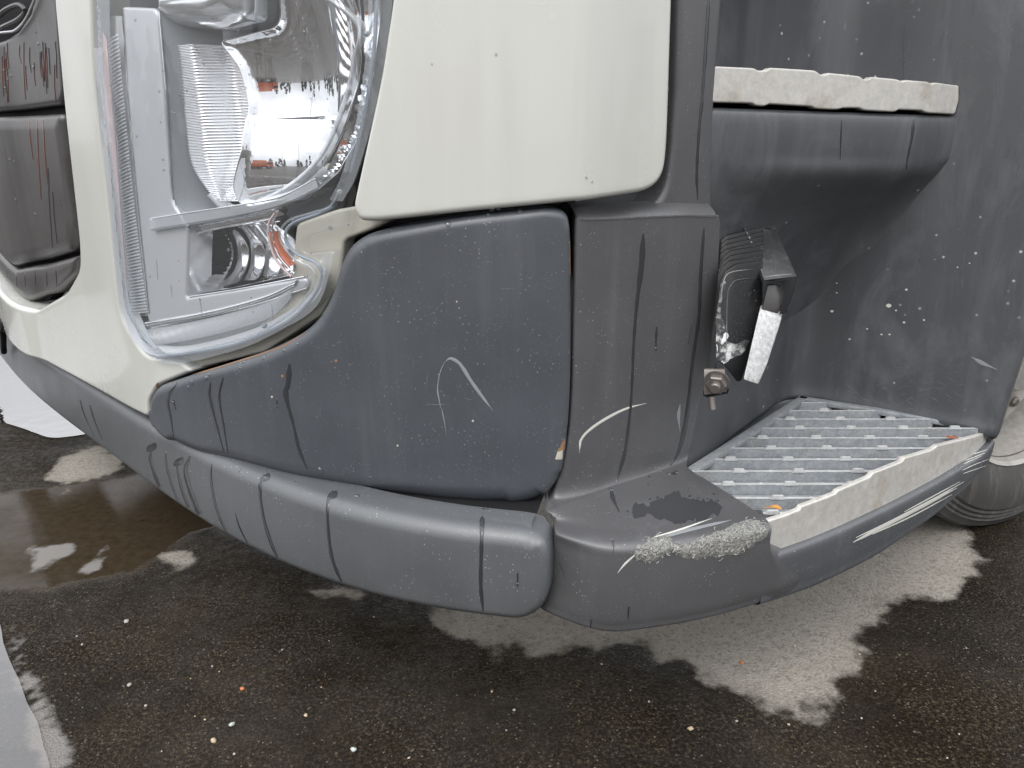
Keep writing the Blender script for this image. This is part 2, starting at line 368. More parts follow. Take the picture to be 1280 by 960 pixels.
def band(name, Lp, Rp, skin, material, parent, n=60, m=6, h=0, hfun=None, sharp=80, thick=0):
    """strip between two polylines of photo points, laid on the skin; hfun(u along, v across)"""
    def line(P):
        q = np.array([skin.hit(*p) for p in P]); q = catmull(q, 8) if len(q) > 2 else q
        d = np.concatenate([[0], np.cumsum(np.hypot(*np.diff(q, axis=0).T))]); t = np.linspace(0, d[-1], n); return np.stack([np.interp(t, d, q[:, 0]), np.interp(t, d, q[:, 1])], 1), d[-1]
    A, la = line(Lp); B, lb = line(Rp); v = np.linspace(0, 1, m); G = A[:, None]*(1-v)[None, :, None]+B[:, None]*v[None, :, None]
    U, Vv = np.meshgrid(np.linspace(0, .5*(la+lb), n), v, indexing='ij'); hh = h+(hfun(U, Vv) if hfun else 0*U)
    if thick > 0:
        hh = hh.copy(); G = np.concatenate([G[:, :1], G, G[:, -1:]], 1); hh = np.concatenate([hh[:, :1]-thick, hh, hh[:, -1:]-thick], 1)
    V = skin.pt(G[..., 0], G[..., 1], hh); return mesh_obj(name, V.reshape(-1, 3), grid_faces(*V.shape[:2]), material, parent, sharp=sharp)
def shoot(tree, px, py):
    r = Vector(ray(px, py)).normalized(); h = tree.ray_cast(Vector(EYE), r, 8); return h[0], h[1]
def streak(name, pts, tree, material, parent, w=3, lift=.0012, edge=.0003, step=4):
    """a thin film or mark lying on a surface along photo points (px,py[,half width px])"""
    P = np.array([(p[0], p[1], p[2] if len(p) > 2 else w) for p in pts], float)
    P = catmull(P, 6) if len(P) > 2 else P
    d = np.concatenate([[0], np.cumsum(np.hypot(*np.diff(P[:, :2], axis=0).T))]); n = max(3, int(d[-1]/step)); t = np.linspace(0, d[-1], n)
    P = np.stack([np.interp(t, d, P[:, k]) for k in range(3)], 1); T = np.gradient(P[:, :2], axis=0); T /= np.maximum(np.linalg.norm(T, axis=1), 1e-6)[:, None]
    V, rows = [], []
    for ii, ((x, y, ww), (tx, ty)) in enumerate(zip(P, T)):
        ww = ww*(1+.10*math.sin(y*.21+x*.17)+.04*random.uniform(-1, 1)); row = []
        ww *= .68*min(1, .35+.22*len(rows), .1+(n-ii)*.13)
        for k, lf in ((-1, edge), (-.5, edge+(lift-edge)*.8), (0, lift), (.5, edge+(lift-edge)*.8), (1, edge)):
            c, nr = shoot(tree, x-ty*ww*k, y+tx*ww*k)
            if c is None: row = None; break
            if nr.dot(c-Vector(EYE)) > 0: nr = -nr
            row.append(c+nr*lf)
        if row: rows.append(row)
        elif rows: break
    V = [v for r in rows for v in r]
    if len(rows) < 2: return None
    return mesh_obj(name, V, grid_faces(len(rows), 5), material, parent, sharp=80)
def patch(name, pts, tree, material, parent, lift=.001, res=4, wob=0, hfun=None, rc=6, smooth=True):
    q = fillet([(p[0], p[1], rc, 0) for p in pts], rc); o = resample(q, res)
    if wob:
        k = np.arange(len(o)); o[:, 0] += wob*RNG.normal(0, 1, len(o))*.6+wob*np.sin(k*.9); o[:, 1] += wob*RNG.normal(0, 1, len(o))*.6+wob*np.cos(k*.7)
    Vn, F, loop, o = tri_fill(o, res); D, _ = seg_dist(Vn, o); V = []; bad = set()
    for i, (x, y) in enumerate(Vn):
        c, nr = shoot(tree, x, y)
        if c is None: bad.add(i); V.append((0, 0, 0)); continue
        if nr.dot(c-Vector(EYE)) > 0: nr = -nr
        l = .0003+lift*min(1, D[i]/6); l += hfun(x, y, D[i]) if hfun else 0
        V.append(tuple(c+nr*l))
    F = [f for f in F if not (set(f) & bad)]
    up = list(range(len(V)))                         # keep the largest connected piece
    def root(i):
        while up[i] != i: up[i] = up[up[i]]; i = up[i]
        return i
    for f in F:
        for q in f[1:]: up[root(q)] = root(f[0])
    cnt = {}
    for f in F: cnt[root(f[0])] = cnt.get(root(f[0]), 0)+1
    if cnt: best = max(cnt, key=cnt.get); F = [f for f in F if root(f[0]) == best]
    used = sorted({i for f in F for i in f}); mp_ = {a: b for b, a in enumerate(used)}
    return mesh_obj(name, [V[i] for i in used] or [(0, 0, 0)], [[mp_[i] for i in f] for f in F], material, parent, sharp=80 if smooth else 15)
def box(bm, c, sx, sy, sz, M=None, bev=.002):
    r = bmesh.ops.create_cube(bm, size=1); vs = r['verts']; bmesh.ops.scale(bm, vec=(sx, sy, sz), verts=vs)
    if bev: 
        es = list({e for v in vs for e in v.link_edges}); rr = bmesh.ops.bevel(bm, geom=es, offset=bev, segments=2, affect='EDGES', profile=.5); vs = list({v for f in rr['faces'] for v in f.verts} | {v for v in vs if v.is_valid})
    if M is not None: bmesh.ops.transform(bm, matrix=M, verts=vs)
    bmesh.ops.translate(bm, vec=Vector(c), verts=vs); return vs
def prism(name, poly3, vec, material, parent, bev=.002):
    """a solid from a flat outline pushed along vec"""
    bm = bmesh.new(); a = [bm.verts.new(p) for p in poly3]; f = bm.faces.new(a); r = bmesh.ops.extrude_face_region(bm, geom=[f]); vs = [g for g in r['geom'] if isinstance(g, bmesh.types.BMVert)]
    bmesh.ops.translate(bm, vec=Vector(vec), verts=vs); bmesh.ops.recalc_face_normals(bm, faces=bm.faces)
    if bev: bmesh.ops.bevel(bm, geom=list(bm.edges), offset=bev, segments=2, affect='EDGES', profile=.5, clamp_overlap=True)
    return bm_obj(name, bm, material, parent)
def lathe(bm, prof, M, n=64):
    rings = []
    for r, x in prof: rings.append([bm.verts.new(M @ Vector((x, r*math.cos(2*math.pi*k/n), r*math.sin(2*math.pi*k/n)))) for k in range(n)])
    for a, b in zip(rings, rings[1:]):
        for k in range(n): bm.faces.new((a[k], a[(k+1) % n], b[(k+1) % n], b[k]))
def tube(name, pts, rad, material, parent, n=8):
    P = catmull(pts, 6) if len(pts) > 2 else np.array(pts, float); V, F = [], []
    T = np.gradient(P, axis=0); T /= np.linalg.norm(T, axis=1)[:, None]
    for p, t in zip(P, T):
        a = np.cross(t, (0, 0, 1.)); a = a/np.linalg.norm(a) if np.linalg.norm(a) > 1e-3 else np.array([1., 0, 0]); b = np.cross(t, a)
        for k in range(n): V.append(p+rad*(math.cos(2*math.pi*k/n)*a+math.sin(2*math.pi*k/n)*b))
    for i in range(len(P)-1):
        for k in range(n): F.append([i*n+k, i*n+(k+1) % n, (i+1)*n+(k+1) % n, (i+1)*n+k])
    return mesh_obj(name, V, F, material, parent)

# ------------------------------------------------------------------ the truck: plan curves
CM = Curve([(-2.3, 3.25), (-1.573, 2.379), (-.964, 1.757), (-.646, 1.450), (-.449, 1.292), (-.278, 1.190), (-.120, 1.130), (.027, 1.098), (.129, 1.082), (.286, 1.094), (.434, 1.147), (.703, 1.318), (1.06, 1.600), (1.20, 1.72)])
CU = Curve([(-2.3, 3.30), (-1.50, 2.235), (-1.24, 1.99), (-1.0, 1.765), (-.76, 1.548), (-.47, 1.365), (-.27, 1.285), (-.06, 1.245), (.075, 1.245), (.115, 1.256), (.20, 1.312), (.319, 1.395), (.50, 1.585), (.8, 1.95), (1.1, 2.31)])
M0, U0 = Skin(CM), Skin(CU)
U = lambda o: Skin(CU, o)
M = lambda o: Skin(CM, o)
TRUCK = tag(empty('truck'), 'white truck cab corner with grey plastic bumper, clear headlamp and scuffed metal steps', 'truck')

# inner body behind the panels, cab above the frame
def wall_solid(name, curve, off, z0, z1, depth, material, back=True, s0=None, s1=None):
    s = np.linspace(curve.s[0] if s0 is None else s0, curve.s[-1] if s1 is None else s1, 60); p, n = curve.at(s); q = p+n*off; b = q[-1]+np.array([-.2, .9])*0
    rear = np.array([[q[-1, 0]-.3, q[-1, 1]+depth], [q[0, 0]+.3, q[0, 1]+depth]]) if back else np.zeros((0, 2))
    pl = np.vstack([q, rear]); k = len(pl); V = np.vstack([np.c_[pl, np.full(k, z0)], np.c_[pl, np.full(k, z1)]])
    F = [[i, (i+1) % k, k+(i+1) % k, k+i] for i in range(k)]+[list(range(k))[::-1], list(range(k, 2*k))]
    return mesh_obj(name, V, F, material, TRUCK)
sP = CU.proj([(.25, 1.34)])[0][0]
wall_solid('chassis_body', CU, -.20, .80, 1.30, 1.2, BLACK, s1=sP)
wall_solid('cab_body', CU, -.03, 1.46, 2.7, 1.2, PAINT)

# ------------------------------------------------------------------ front bumper
sL = CM.s[0]+.3; sR = M0.hit(687, 700)[0]
bumper = panel('bumper', [(sL, .292), (sL, .462), (M0.hit(300, 600)[0], .462, .2), (sR-.03, .455, .03), (sR, .438, .032, .014), (sR+.002, .34, .04, .014), (sR-.035, .292, .03, .016)], M0, PLASTIC_GREY, TRUCK, roll=.026, rc=.01, res=.008, thick=.05, sz=True,
               hfun=lambda s, z, d: .006*np.cos((z-.37)/.09*1.3))
lz = np.linspace(sL, sR-.034, 24)
ledge = tensor_obj('bumper_ledge', [[M0.pt(a, z, h) for a in lz] for z, h in ((.452, -.02), (.4565, -.035), (.459, -.062))], PLASTIC_GREY, TRUCK, 3, 3)
tensor_obj('shadow_liner', [[M0.pt(a, z, h) for a in lz] for z, h in ((.40, -.05), (.446, -.058), (.446, -.16), (.43, -.30))], BLACK, TRUCK, 3, 3)  # added black sheet, stands in for the shade in the gap above the bumper

# ------------------------------------------------------------------ white front panel with grille opening and lamp opening
fp = [(60, -260, .0, .012), (67, 0, .02, .012), (80, 140, .05, .012), (98, 300, .03, .012), (99, 335, .03, .012), (82, 366, .04, .012), (44, 388, .03, .012), (None, 1.50, .617, .02, .012), (None, .5, .617), (None, .5, .478), (None, 1.2, .478, .05), (60, 457, .05), (120, 492, .05), (187, 535, .008),
      (184, 503, .02), (196, 482, .02), (240, 464, .01), (225, 452, .01), (180, 444, .03, .010), (151, 396, .03, .011), (135, 250, .05, .011), (118, 100, .05, .011), (110, -260, .01, .011)]
front = panel('front_panel', fp, U(-.004), PAINT, TRUCK, roll=.008, res=.007, thick=.06, zmin=.478)
# lower white return beneath the lamp and beige carrier behind its hook
panel('lamp_carrier', [(190, 455), (240, 462), (330, 440), (400, 395), (425, 350), (430, 300), (470, 285), (500, 270), (460, 255), (420, 262), (370, 280), (360, 380), (300, 425), (215, 448)], U(-.03), BEIGE, TRUCK, roll=.006, res=.008, thick=.03)
panel('gap_shadow_liner', [(200, 470), (330, 440), (420, 370), (445, 275), (860, 225), (850, 300), (735, 310), (430, 420), (240, 490)], U(-.085), BLACK, TRUCK, roll=.004, res=.012, thick=.02)  # added black sheet, paints the shade in the gaps below lamp and side panel

# grille
grille = empty('grille', TRUCK)
panel('grille_backing', [(None, .5, 1.75), (75, -260), (82, 140), (100, 320), (60, 376), (None, 1.4, .60), (None, .5, .60)], U(-.075), BLACK, grille, roll=.004, res=.015, thick=.03, zmin=.50)
def bulge(a): return lambda s, z, d: a*np.minimum(d/.03, 1)**.7
g1 = panel('grille_slat', [(None, .5, 1.25), (None, 1.3, 1.25), (22, 38), (38, 14), (44, -20), (46, -260), (66, -260), (71, 0), (79, 118, .02), (74, 131, .01), (None, 1.4, 1.118), (None, .5, 1.118)], U(-.045), GRILLE, grille, roll=.012, res=.006, thick=.04, zmin=.50)
g2 = panel('grille_slat', [(None, .5, 1.108), (None, 1.4, 1.108), (76, 142, .012), (84, 195), (95, 285, .02), (92, 314, .02), (50, 326), (None, 1.4, .706), (None, .5, .706)], U(-.045), GRILLE, grille, roll=.012, res=.006, thick=.04, hfun=bulge(.008), zmin=.50)
g3 = panel('grille_slat', [(None, .5, .697), (None, 1.4, .697), (50, 331), (96, 319, .01), (95, 341, .03), (72, 364, .03), (36, 377, .02), (None, 1.3, .618), (None, .5, .618)], U(-.045), GRILLE, grille, roll=.014, res=.006, thick=.04, hfun=bulge(.006), zmin=.50)
tube('badge_ring', [U(-.05).P(*p) for p in ((-4, 22), (8, 12), (24, 6), (32, 14), (24, 24), (8, 32), (-4, 38))], .006, GRILLE, grille)
tube('trim_edge', [U(-.038).P(*p) for p in ((-60, 46), (0, 41), (22, 36), (38, 12), (45, -25), (47, -200))], .003, SATIN, grille)
tube('rubber_flap', [U(.0).P(*p) for p in ((-30, 380), (-2, 400), (5, 440))], .009, BLACK, TRUCK)

# ------------------------------------------------------------------ headlamp
lamp = empty('headlamp', TRUCK)
def loop_tube(name, pts, sk, rad, m): return tube(name, [sk.P(*p) for p in pts], rad, m, lamp)
lens_out = [(112, -260), (114, 0, .03), (118, 100, .06), (135, 250, .06), (151, 392, .03), (180, 440, .03), (216, 456, .015), (297, 438, .05), (352, 413, .05), (394, 386, .04), (411, 345, .03), (415, 314, .006),
            (378, 318, .006), (371, 309, .006), (374, 297, .006), (386, 293, .006), (424, 285, .006), (428, 252, .02), (447, 215, .05), (476, 109, .06), (491, 0, .05), (515, -260)]
def lens_h(s, z, d):
    t = np.clip((d-.012)/.006, 0, 1); return -.010+.010*t*t*(3-2*t)
lens = panel('lens', lens_out, U(.012), LENS, lamp, roll=.004, res=.006, thick=.022, hfun=lens_h)
band('lens_flange', [(117, 60), (135, 250), (151, 392), (181, 440), (216, 455), (297, 437), (352, 412), (394, 385), (411, 345), (415, 316)], [(128, 60), (146, 246), (164, 384), (192, 428), (220, 443), (294, 426), (346, 402), (384, 375), (399, 344), (402, 320)], U(.006), FLANGE, lamp, n=120, m=4)
band('lens_flange', [(428, 252), (447, 215), (476, 109), (491, 0), (505, -160)], [(412, 250), (429, 212), (456, 107), (470, 0), (484, -160)], U(.006), FLANGE, lamp, n=80, m=4)
# the housing behind everything
panel('housing', [(116, -260), (118, 90), (136, 250), (153, 388), (190, 440), (300, 424), (384, 376), (404, 330), (370, 290), (420, 262), (440, 210), (470, 100), (505, -260)], U(-.175), SATIN_DK, lamp, roll=.004, res=.02, thick=.01)
band('housing_side', [(116, -260), (120, 100), (137, 250), (153, 388), (190, 444), (300, 428), (388, 380), (408, 335)], [(122, -260), (126, 100), (143, 250), (160, 384), (196, 434), (300, 416), (380, 370), (396, 330)], U(-.005), SATIN, lamp, n=80, m=3, hfun=lambda u, v: -.02*v)
inb = U(-.022)
rib = lambda n, a: (lambda u, v: a*np.abs(np.sin(u*math.pi*n))*np.sin(np.clip(v, 0, 1)*math.pi)**.3)
band('light_guide', [(136, 52), (146, 150), (155, 270), (165, 392)], [(150, 42), (160, 150), (172, 270), (187, 390)], inb, FROST, lamp, n=520, m=5, h=.004, hfun=rib(150, .0045), sharp=180)
band('light_guide_back', [(132, 20), (142, 150), (152, 270), (162, 396)], [(154, 20), (164, 150), (176, 270), (192, 394)], U(-.036), PALE, lamp, n=40, m=3)
band('marker_strip', [(128, 30), (132, 150), (144, 270), (156, 396)], [(137, 48), (146, 150), (155, 270), (165, 394)], inb, PINK, lamp, n=60, m=4, h=.006, thick=.01)
band('side_marker', [(116, 56), (120, 110), (126, 150)], [(130, 52), (132, 110), (136, 145)], U(-.02), AMBER, lamp, n=30, m=5, h=.0, thick=.01)
bz = panel('bezel', [(152, 8, .01), (198, 10, .02), (206, 120), (216, 252), (236, 285), (234, 372, .004), (386, 346, .01), (384, 362, .01), (300, 388), (190, 412), (184, 392), (170, 250), (158, 120)], inb, SATIN, lamp, roll=.006, res=.006, thick=.05, h=.002)
band('bezel_wall', [(198, 4), (207, 120), (217, 252), (236, 286)], [(226, 4), (232, 120), (240, 250), (250, 282)], inb, SATIN_DK, lamp, n=40, m=5, hfun=lambda u, v: -.085*v)
panel('bezel_rail', [(176, 408), (186, 398), (300, 380), (380, 350), (402, 352), (396, 372), (372, 390), (300, 420), (226, 440), (196, 436)], U(-.034), SATIN, lamp, roll=.006, res=.006, thick=.03)
band('light_guide', [(184, 412), (260, 398), (330, 378), (366, 358)], [(196, 432), (265, 419), (335, 398), (366, 372)], U(-.022), FROST, lamp, n=620, m=5, h=.002, hfun=rib(220, .0028), sharp=180)
band('chrome_bar', [(182, 402), (260, 388), (330, 369), (372, 350)], [(183, 408), (262, 394), (332, 375), (368, 358)], U(-.018), CHROME, lamp, n=40, m=5, hfun=lambda u, v: .004*np.sin(v*math.pi), thick=.02)
# main reflector: a mirror bowl with fluted left third
MB = U(-.045)
mb_out = [(262, 50, .01), (290, 36), (318, 26, .03), (330, -60), (430, -60), (447, 20, .05), (447, 70, .08), (432, 140, .09), (400, 205, .08), (350, 245, .06), (290, 262, .02), (284, 240, .02), (288, 190), (284, 130), (274, 80)]
sC, zC = MB.hit(348, 142); sE = MB.hit(447, 142)[0]-sC; zE = zC-MB.hit(330, 262)[1]
def bowl(s, z, d):
    a, b = (s-sC)/sE, (z-zC-.045)/zE
    x = np.maximum(zC-z, 0); h0 = -.085*(1-np.minimum(a*a, 1.2)*.75); h = h0+.085*np.minimum(b*b, 1.6)*.6; return np.where(z < zC, h0+.006*np.minimum(x/.004, 1)+.42*x-2.3*x*x, h)-.012*np.minimum(d/.01, 1)
panel('reflector', mb_out, MB, CHROME, lamp, roll=.002, res=.0035, thick=.05, hfun=bowl, sharp=180)
band('reflector_flutes', [(223, 56), (228, 110), (233, 150), (241, 205), (268, 248)], [(262, 50), (276, 90), (286, 140), (290, 190), (288, 258)], MB, CHROME, lamp, n=760, m=28, hfun=lambda u, v: np.interp(v, [0, .33, .40, .62, .68, 1], [0, -.006, -.016, -.052, -.058, -.075])+.0026*np.abs(np.sin(u*math.pi*185)), sharp=180)
band('reflector_rim', [(318, 26), (334, -40), (445, 20), (446, 75), (430, 142), (398, 207), (348, 247), (286, 264), (260, 246)], [(322, 26), (338, -34), (439, 24), (440, 75), (424, 139), (393, 201), (344, 240), (287, 257), (265, 241)], MB, FROST, lamp, n=80, m=5, h=.002, hfun=lambda u, v: .004*np.sin(v*math.pi), thick=.02)
# outer right reflector wing
panel('reflector', [(440, -100), (478, -100), (472, 60), (452, 160), (425, 215), (380, 250), (352, 252), (402, 210), (436, 142), (450, 72)], U(-.05), CHROME, lamp, roll=.004, res=.005, thick=.04, hfun=lambda s, z, d: -.05*np.minimum(d/.04, 1)+.004*np.sin(z*70))
# projector tube crossing the top
def proj(s, z, d): return .05*np.sqrt(np.clip(d/.03, 0, 1))+.0012*np.sin(z*900)
panel('projector', [(222, -120), (330, -120), (318, -10, .03), (318, 22, .02), (285, 38, .02), (228, 34, .02), (216, 26, .015)], U(-.06), FLUTE, lamp, roll=.002, res=.004, thick=.05, hfun=proj, sharp=180)
# divider ledge
band('divider', [(188, 272), (240, 264), (300, 255), (350, 245), (395, 222)], [(190, 289), (240, 281), (300, 271), (352, 258), (400, 236)], U(-.012), FROST, lamp, n=40, m=7, hfun=lambda u, v: .003*np.minimum(1, np.minimum(v, 1-v)/.17), sharp=20, thick=.06)
loop_tube('bezel_highlight', [(199, 14), (208, 120), (217, 250), (236, 283)], inb, .0016, CHROME)  # chrome tubes added to draw highlight lines along bezel and divider edges
loop_tube('bezel_highlight', [(190, 273), (240, 265), (300, 256), (350, 246), (395, 223)], U(-.009), .0012, CHROME)
loop_tube('bezel_highlight', [(236, 371), (300, 361), (384, 345)], inb, .0016, CHROME)
loop_tube('bezel_highlight', [(153, 10), (160, 120), (172, 250), (187, 392)], U(-.019), .0014, CHROME)
loop_tube('bezel_highlight', [(190, 410), (300, 386), (384, 360)], U(-.019), .0013, CHROME)
# lower reflector
LB = U(-.045)
sq0 = LB.hit(262, 330)[0]
sC2, zC2 = LB.hit(300, 322); zE2 = zC2-LB.hit(300, 362)[1]
def bowl2(s, z, d):
    f = np.clip((sq0-s)/.006, 0, 1); b = (z-zC2)/zE2
    return -.050*(1-np.minimum(b*b, 1.1)*.85)+.0025*f*np.abs(np.sin(z*math.pi*130))+(1-f)*.004*np.abs(np.sin((s-sC2)*math.pi*22))-.01*np.minimum(d/.006, 1)
panel('reflector', [(228, 297, .008), (236, 290), (300, 279), (338, 268, .02), (352, 300, .02), (362, 335, .02), (345, 348), (290, 360), (236, 369, .006)], LB, CHROME, lamp, roll=.002, res=.003, thick=.04, hfun=bowl2, sharp=180)
panel('indicator_rim', [(236, 283), (300, 270), (345, 259), (340, 274), (300, 282), (236, 294)], U(-.04), CHROME, lamp, roll=.004, res=.005, thick=.03, hfun=bulge(.006))
band('side_marker', [(337, 290), (339, 304), (346, 320), (358, 336)], [(344, 289), (346, 302), (353, 317), (364, 332)], U(-.016), AMBER, lamp, n=30, m=5, hfun=lambda u, v: .004*np.sin(v*math.pi), thick=.012)
# curved amber edged recess and gasket lines under the lens edge
loop_tube('gasket', [(134, -200), (137, 60), (146, 180), (156, 300), (165, 390), (196, 441), (300, 424), (352, 400), (382, 372), (394, 348), (388, 334), (366, 322), (352, 304), (350, 290), (362, 275), (390, 266), (412, 258), (424, 238)], U(.004), .0020, FLANGE)
loop_tube('gasket', [(196, 447), (250, 440), (300, 429), (356, 404), (388, 376), (402, 348), (396, 330), (372, 318), (358, 302), (358, 288), (370, 277), (396, 268), (416, 258)], U(.002), .0028, GASKET)
loop_tube('gasket', [(438, 215), (452, 160), (461, 110), (469, 40), (474, -120)], U(-.004), .0032, GASKET)
loop_tube('gasket', [(432, 215), (446, 160), (455, 110), (462, 40), (466, -120)], U(.002), .0035, FLANGE)
loop_tube('gasket', [(344, 266), (336, 280), (337, 302), (346, 326), (364, 346)], U(-.002), .0022, PINK)
loop_tube('gasket', [(348, 262), (341, 280), (342, 302), (350, 322), (368, 342)], U(-.002), .0014, CHROME)
for p in ((458, 42), (452, 258), (330, 408)):
    bm = bmesh.new(); c = U(.002).P(*p) if p != (452, 258) else U(0).P(424, 240); lathe(bm, [(.0005, .004), (.003, .003), (.004, 0), (.004, -.008)], Matrix.Translation(Vector(c)) @ Matrix.Rotation(-math.pi/2, 4, 'Z'), 16); bm_obj('clip', bm, GASKET if p != (452, 258) else PALE, lamp)

# ------------------------------------------------------------------ white side panel, corner panel
side = panel('side_panel', [(515, -260), (491, 0, .03, .006), (476, 100, .04, .006), (441, 258, .012, .006), (446, 276, .012), (470, 277, .02), (600, 263, .05), (740, 250, .05), (812, 239, .03), (831, 222, .03), (836, 185, .05), (842, 0, .03), (850, -260)], U(.030), PAINT, TRUCK, roll=.010, res=.007, thick=.03)
corner = panel('corner_panel', [(183, 500, .02), (192, 484, .02, .02), (240, 468, .03, .018), (330, 440, .05, .022), (385, 412, .05, .022), (410, 375, .06, .020), (422, 330, .05, .020), (437, 303, .03, .020), (470, 288, .04, .018), (600, 268, .05, .015), (690, 260, .02, .013), (711, 266, .014, .012), (714, 300, .03, .008), (715, 480, .08, .008), (708, 575, .05, .012), (696, 612, .04, .02), (668, 633, .04, .03), (600, 638, .06, .042), (450, 621, .08, .045), (330, 596, .08, .042), (232, 566, .05, .03), (196, 546, .03, .014), (184, 525, .02, .008)],
               U(.024), PLASTIC_BLUE, TRUCK, roll=.02, res=.006, thick=.05)

# ------------------------------------------------------------------ pillar cover flowing into the foot of the step
UP = U(.012)
def row(xs, ys, f): return [f(x, y) for x, y in zip(xs, ys)]
def foot(px, py, z, inward): 
    p = at_z(px, py, z); return p
rows = []
inn = np.array([.012, .05, 0]); up = lambda dz, v: np.array([0, 0, dz])+np.asarray(v)
X = lambda a, b: np.linspace(a, b, 5)
r_ = row(X(726, 892), (276, 275, 273, 271, 272), UP.P)
rows.append([p+np.array([-.01, .065, .023]) for p in r_]); rows.append([p+np.array([-.006, .032, .019]) for p in r_]); rows.append([p+np.array([-.002, .010, .010]) for p in r_]); rows.append(r_)
rows.append(row(X(724, 896), (284, 284, 282, 281, 281), UP.P))
rows.append(row(X(721, 889), [400]*5, UP.P)); rows.append(row(X(718, 873), (500, 500, 500, 498, 496), UP.P)); rows.append(row(X(711, 861), (565, 563, 560, 556, 552), UP.P))
rows.append(row((694, 728, 768, 812, 856), (620, 612, 600, 587, 573), UP.P))
rows.append([at_z(x, y, z) for x, y, z in zip((687, 725, 766, 812, 857), (637, 626, 613, 599, 586), (.452, .452, .452, .452, .451))])
rows.append([at_z(x, y, z) for x, y, z in zip((693, 738, 785, 835, 885), (645, 641, 633, 621, 604), (.446, .449, .450, .450, .449))])
rows.append([at_z(x, y, z) for x, y, z in zip((696, 752, 808, 872, 930), (653, 659, 657, 649, 633), (.440, .446, .447, .447, .447))])
Lf = lambda r, d: [r[0]+np.array([.004, d, 0])]+r[1:]
rows.append(Lf(row((698, 757, 820, 890, 957), (676, 680, 679, 670, 656), M(-.004).P), .022))
rows.append(Lf(row((697, 755, 820, 890, 957), (696, 703, 702, 693, 682), M(.004).P), .034))
rows.append(Lf(row((692, 753, 820, 890, 957), (740, 752, 750, 741, 722), M(.004).P), .036))
rows.append(Lf(row((684, 752, 820, 890, 957), (768, 780, 776, 763, 744), M(.0).P), .03))
last = row((680, 752, 820, 890, 957), (774, 786, 781, 768, 748), M(-.012).P); last = Lf(last, .025); rows.append(last); rows.append([p+np.array([-.01, .07, .01]) for p in last])
G = []
for i, r in enumerate(rows):
    r = [np.array(p) for p in r]; a, b = r[0], r[-1]
    li = [a+np.array([-.006, .07, 0]), a+np.array([-.007, .026, 0])]
    if 13+1 <= i <= 16+1:
        ya = {14: (712, 690), 15: (734, 709), 16: (738, 713), 17: (738, 713)}[i]; lo_ = -.0155 if i >= 16 else 0; ri = [M(.0035+lo_).P(985, ya[0]), M(-.012+lo_).P(1040, ya[1])]
        if i == 17: ri = [p+np.array([-.01, .07, .01]) for p in ri]
    else: ri = [b+np.array([.004, .014, 0]), b+np.array([.01, .10, 0])] if i < 9 else [b+np.array([.004, .006, -.006 if i < 12 else 0]), b+np.array([.01, .05, -.03 if i < 12 else 0])]
    G.append(li+r+ri)
foot_o = tensor_obj('step_corner', G, PLASTIC_PILLAR, TRUCK, 9, 9)
pt = panel('pillar_trim', [(850, -260), (849, 0), (846, 120), (841, 190, .04), (833, 240, .03), (812, 262, .02), (805, 292, .01), (898, 292, .01), (891, 262, .02), (893, 150, .05), (904, 0, .05), (920, -260)], U(-.024), PLASTIC_PILLAR, TRUCK, roll=.012, res=.006, thick=.09)

# ------------------------------------------------------------------ step: rim, treads
rt = np.array([M0.hit(*p) for p in ((957, 697), (1020, 675), (1100, 639), (1180, 597), (1226, 568), (1240, 552))]); rb = np.array([M0.hit(*p) for p in ((955, 752), (1020, 730), (1100, 690), (1170, 642), (1222, 597), (1246, 566), (1262, 548))])
ss = np.linspace(rt[0, 0], rt[-1, 0], 14); zt_ = np.interp(ss, rt[:, 0], rt[:, 1]); zb_ = np.interp(ss, rb[:, 0], rb[:, 1]); ctrl = []
for f, dz, h in ((1, -.03, -.10), (1, -.006, -.05), (1, -.001, -.016), (1, 0, -.004), (.9, 0, .003), (.5, 0, .003), (.15, 0, 0), (-.07, 0, -.004), (-.13, 0, -.03), (0, .01, -.09)):
    ctrl.append([M0.pt(a, zb+(zt-zb)*f+dz, h) for a, zt, zb in zip(ss, zt_, zb_)])
ctrl = [c + [c[-1]+np.array([.012, .03, 0]), c[-1]+np.array([-.01, .12, 0])] for c in ctrl]
rim = tensor_obj('step_rim', ctrl, PLASTIC_RIM, TRUCK, 6, 4)
tread = empty('step_tread', TRUCK)
TZ = .436
edge_s = np.linspace(M(-.012).hit(961, 665)[0], M(-.012).hit(1233, 552)[0], 40)
pl = panel('front_plate', [(961, 651, .003), (985, 643), (1000, 637, .002), (1002, 633, .002), (1045, 617, .002), (1048, 613, .002), (1088, 596, .002), (1092, 591, .002), (1128, 577, .002), (1132, 572, .002), (1166, 562, .002), (1172, 557, .002), (1205, 549, .003), (1234, 541, .003), (1231, 566, .003), (1180, 596), (1100, 637), (1020, 672), (960, 692, .003)], M(-.010), ALU_EDGE, tread, roll=.003, res=.0025, thick=.006)
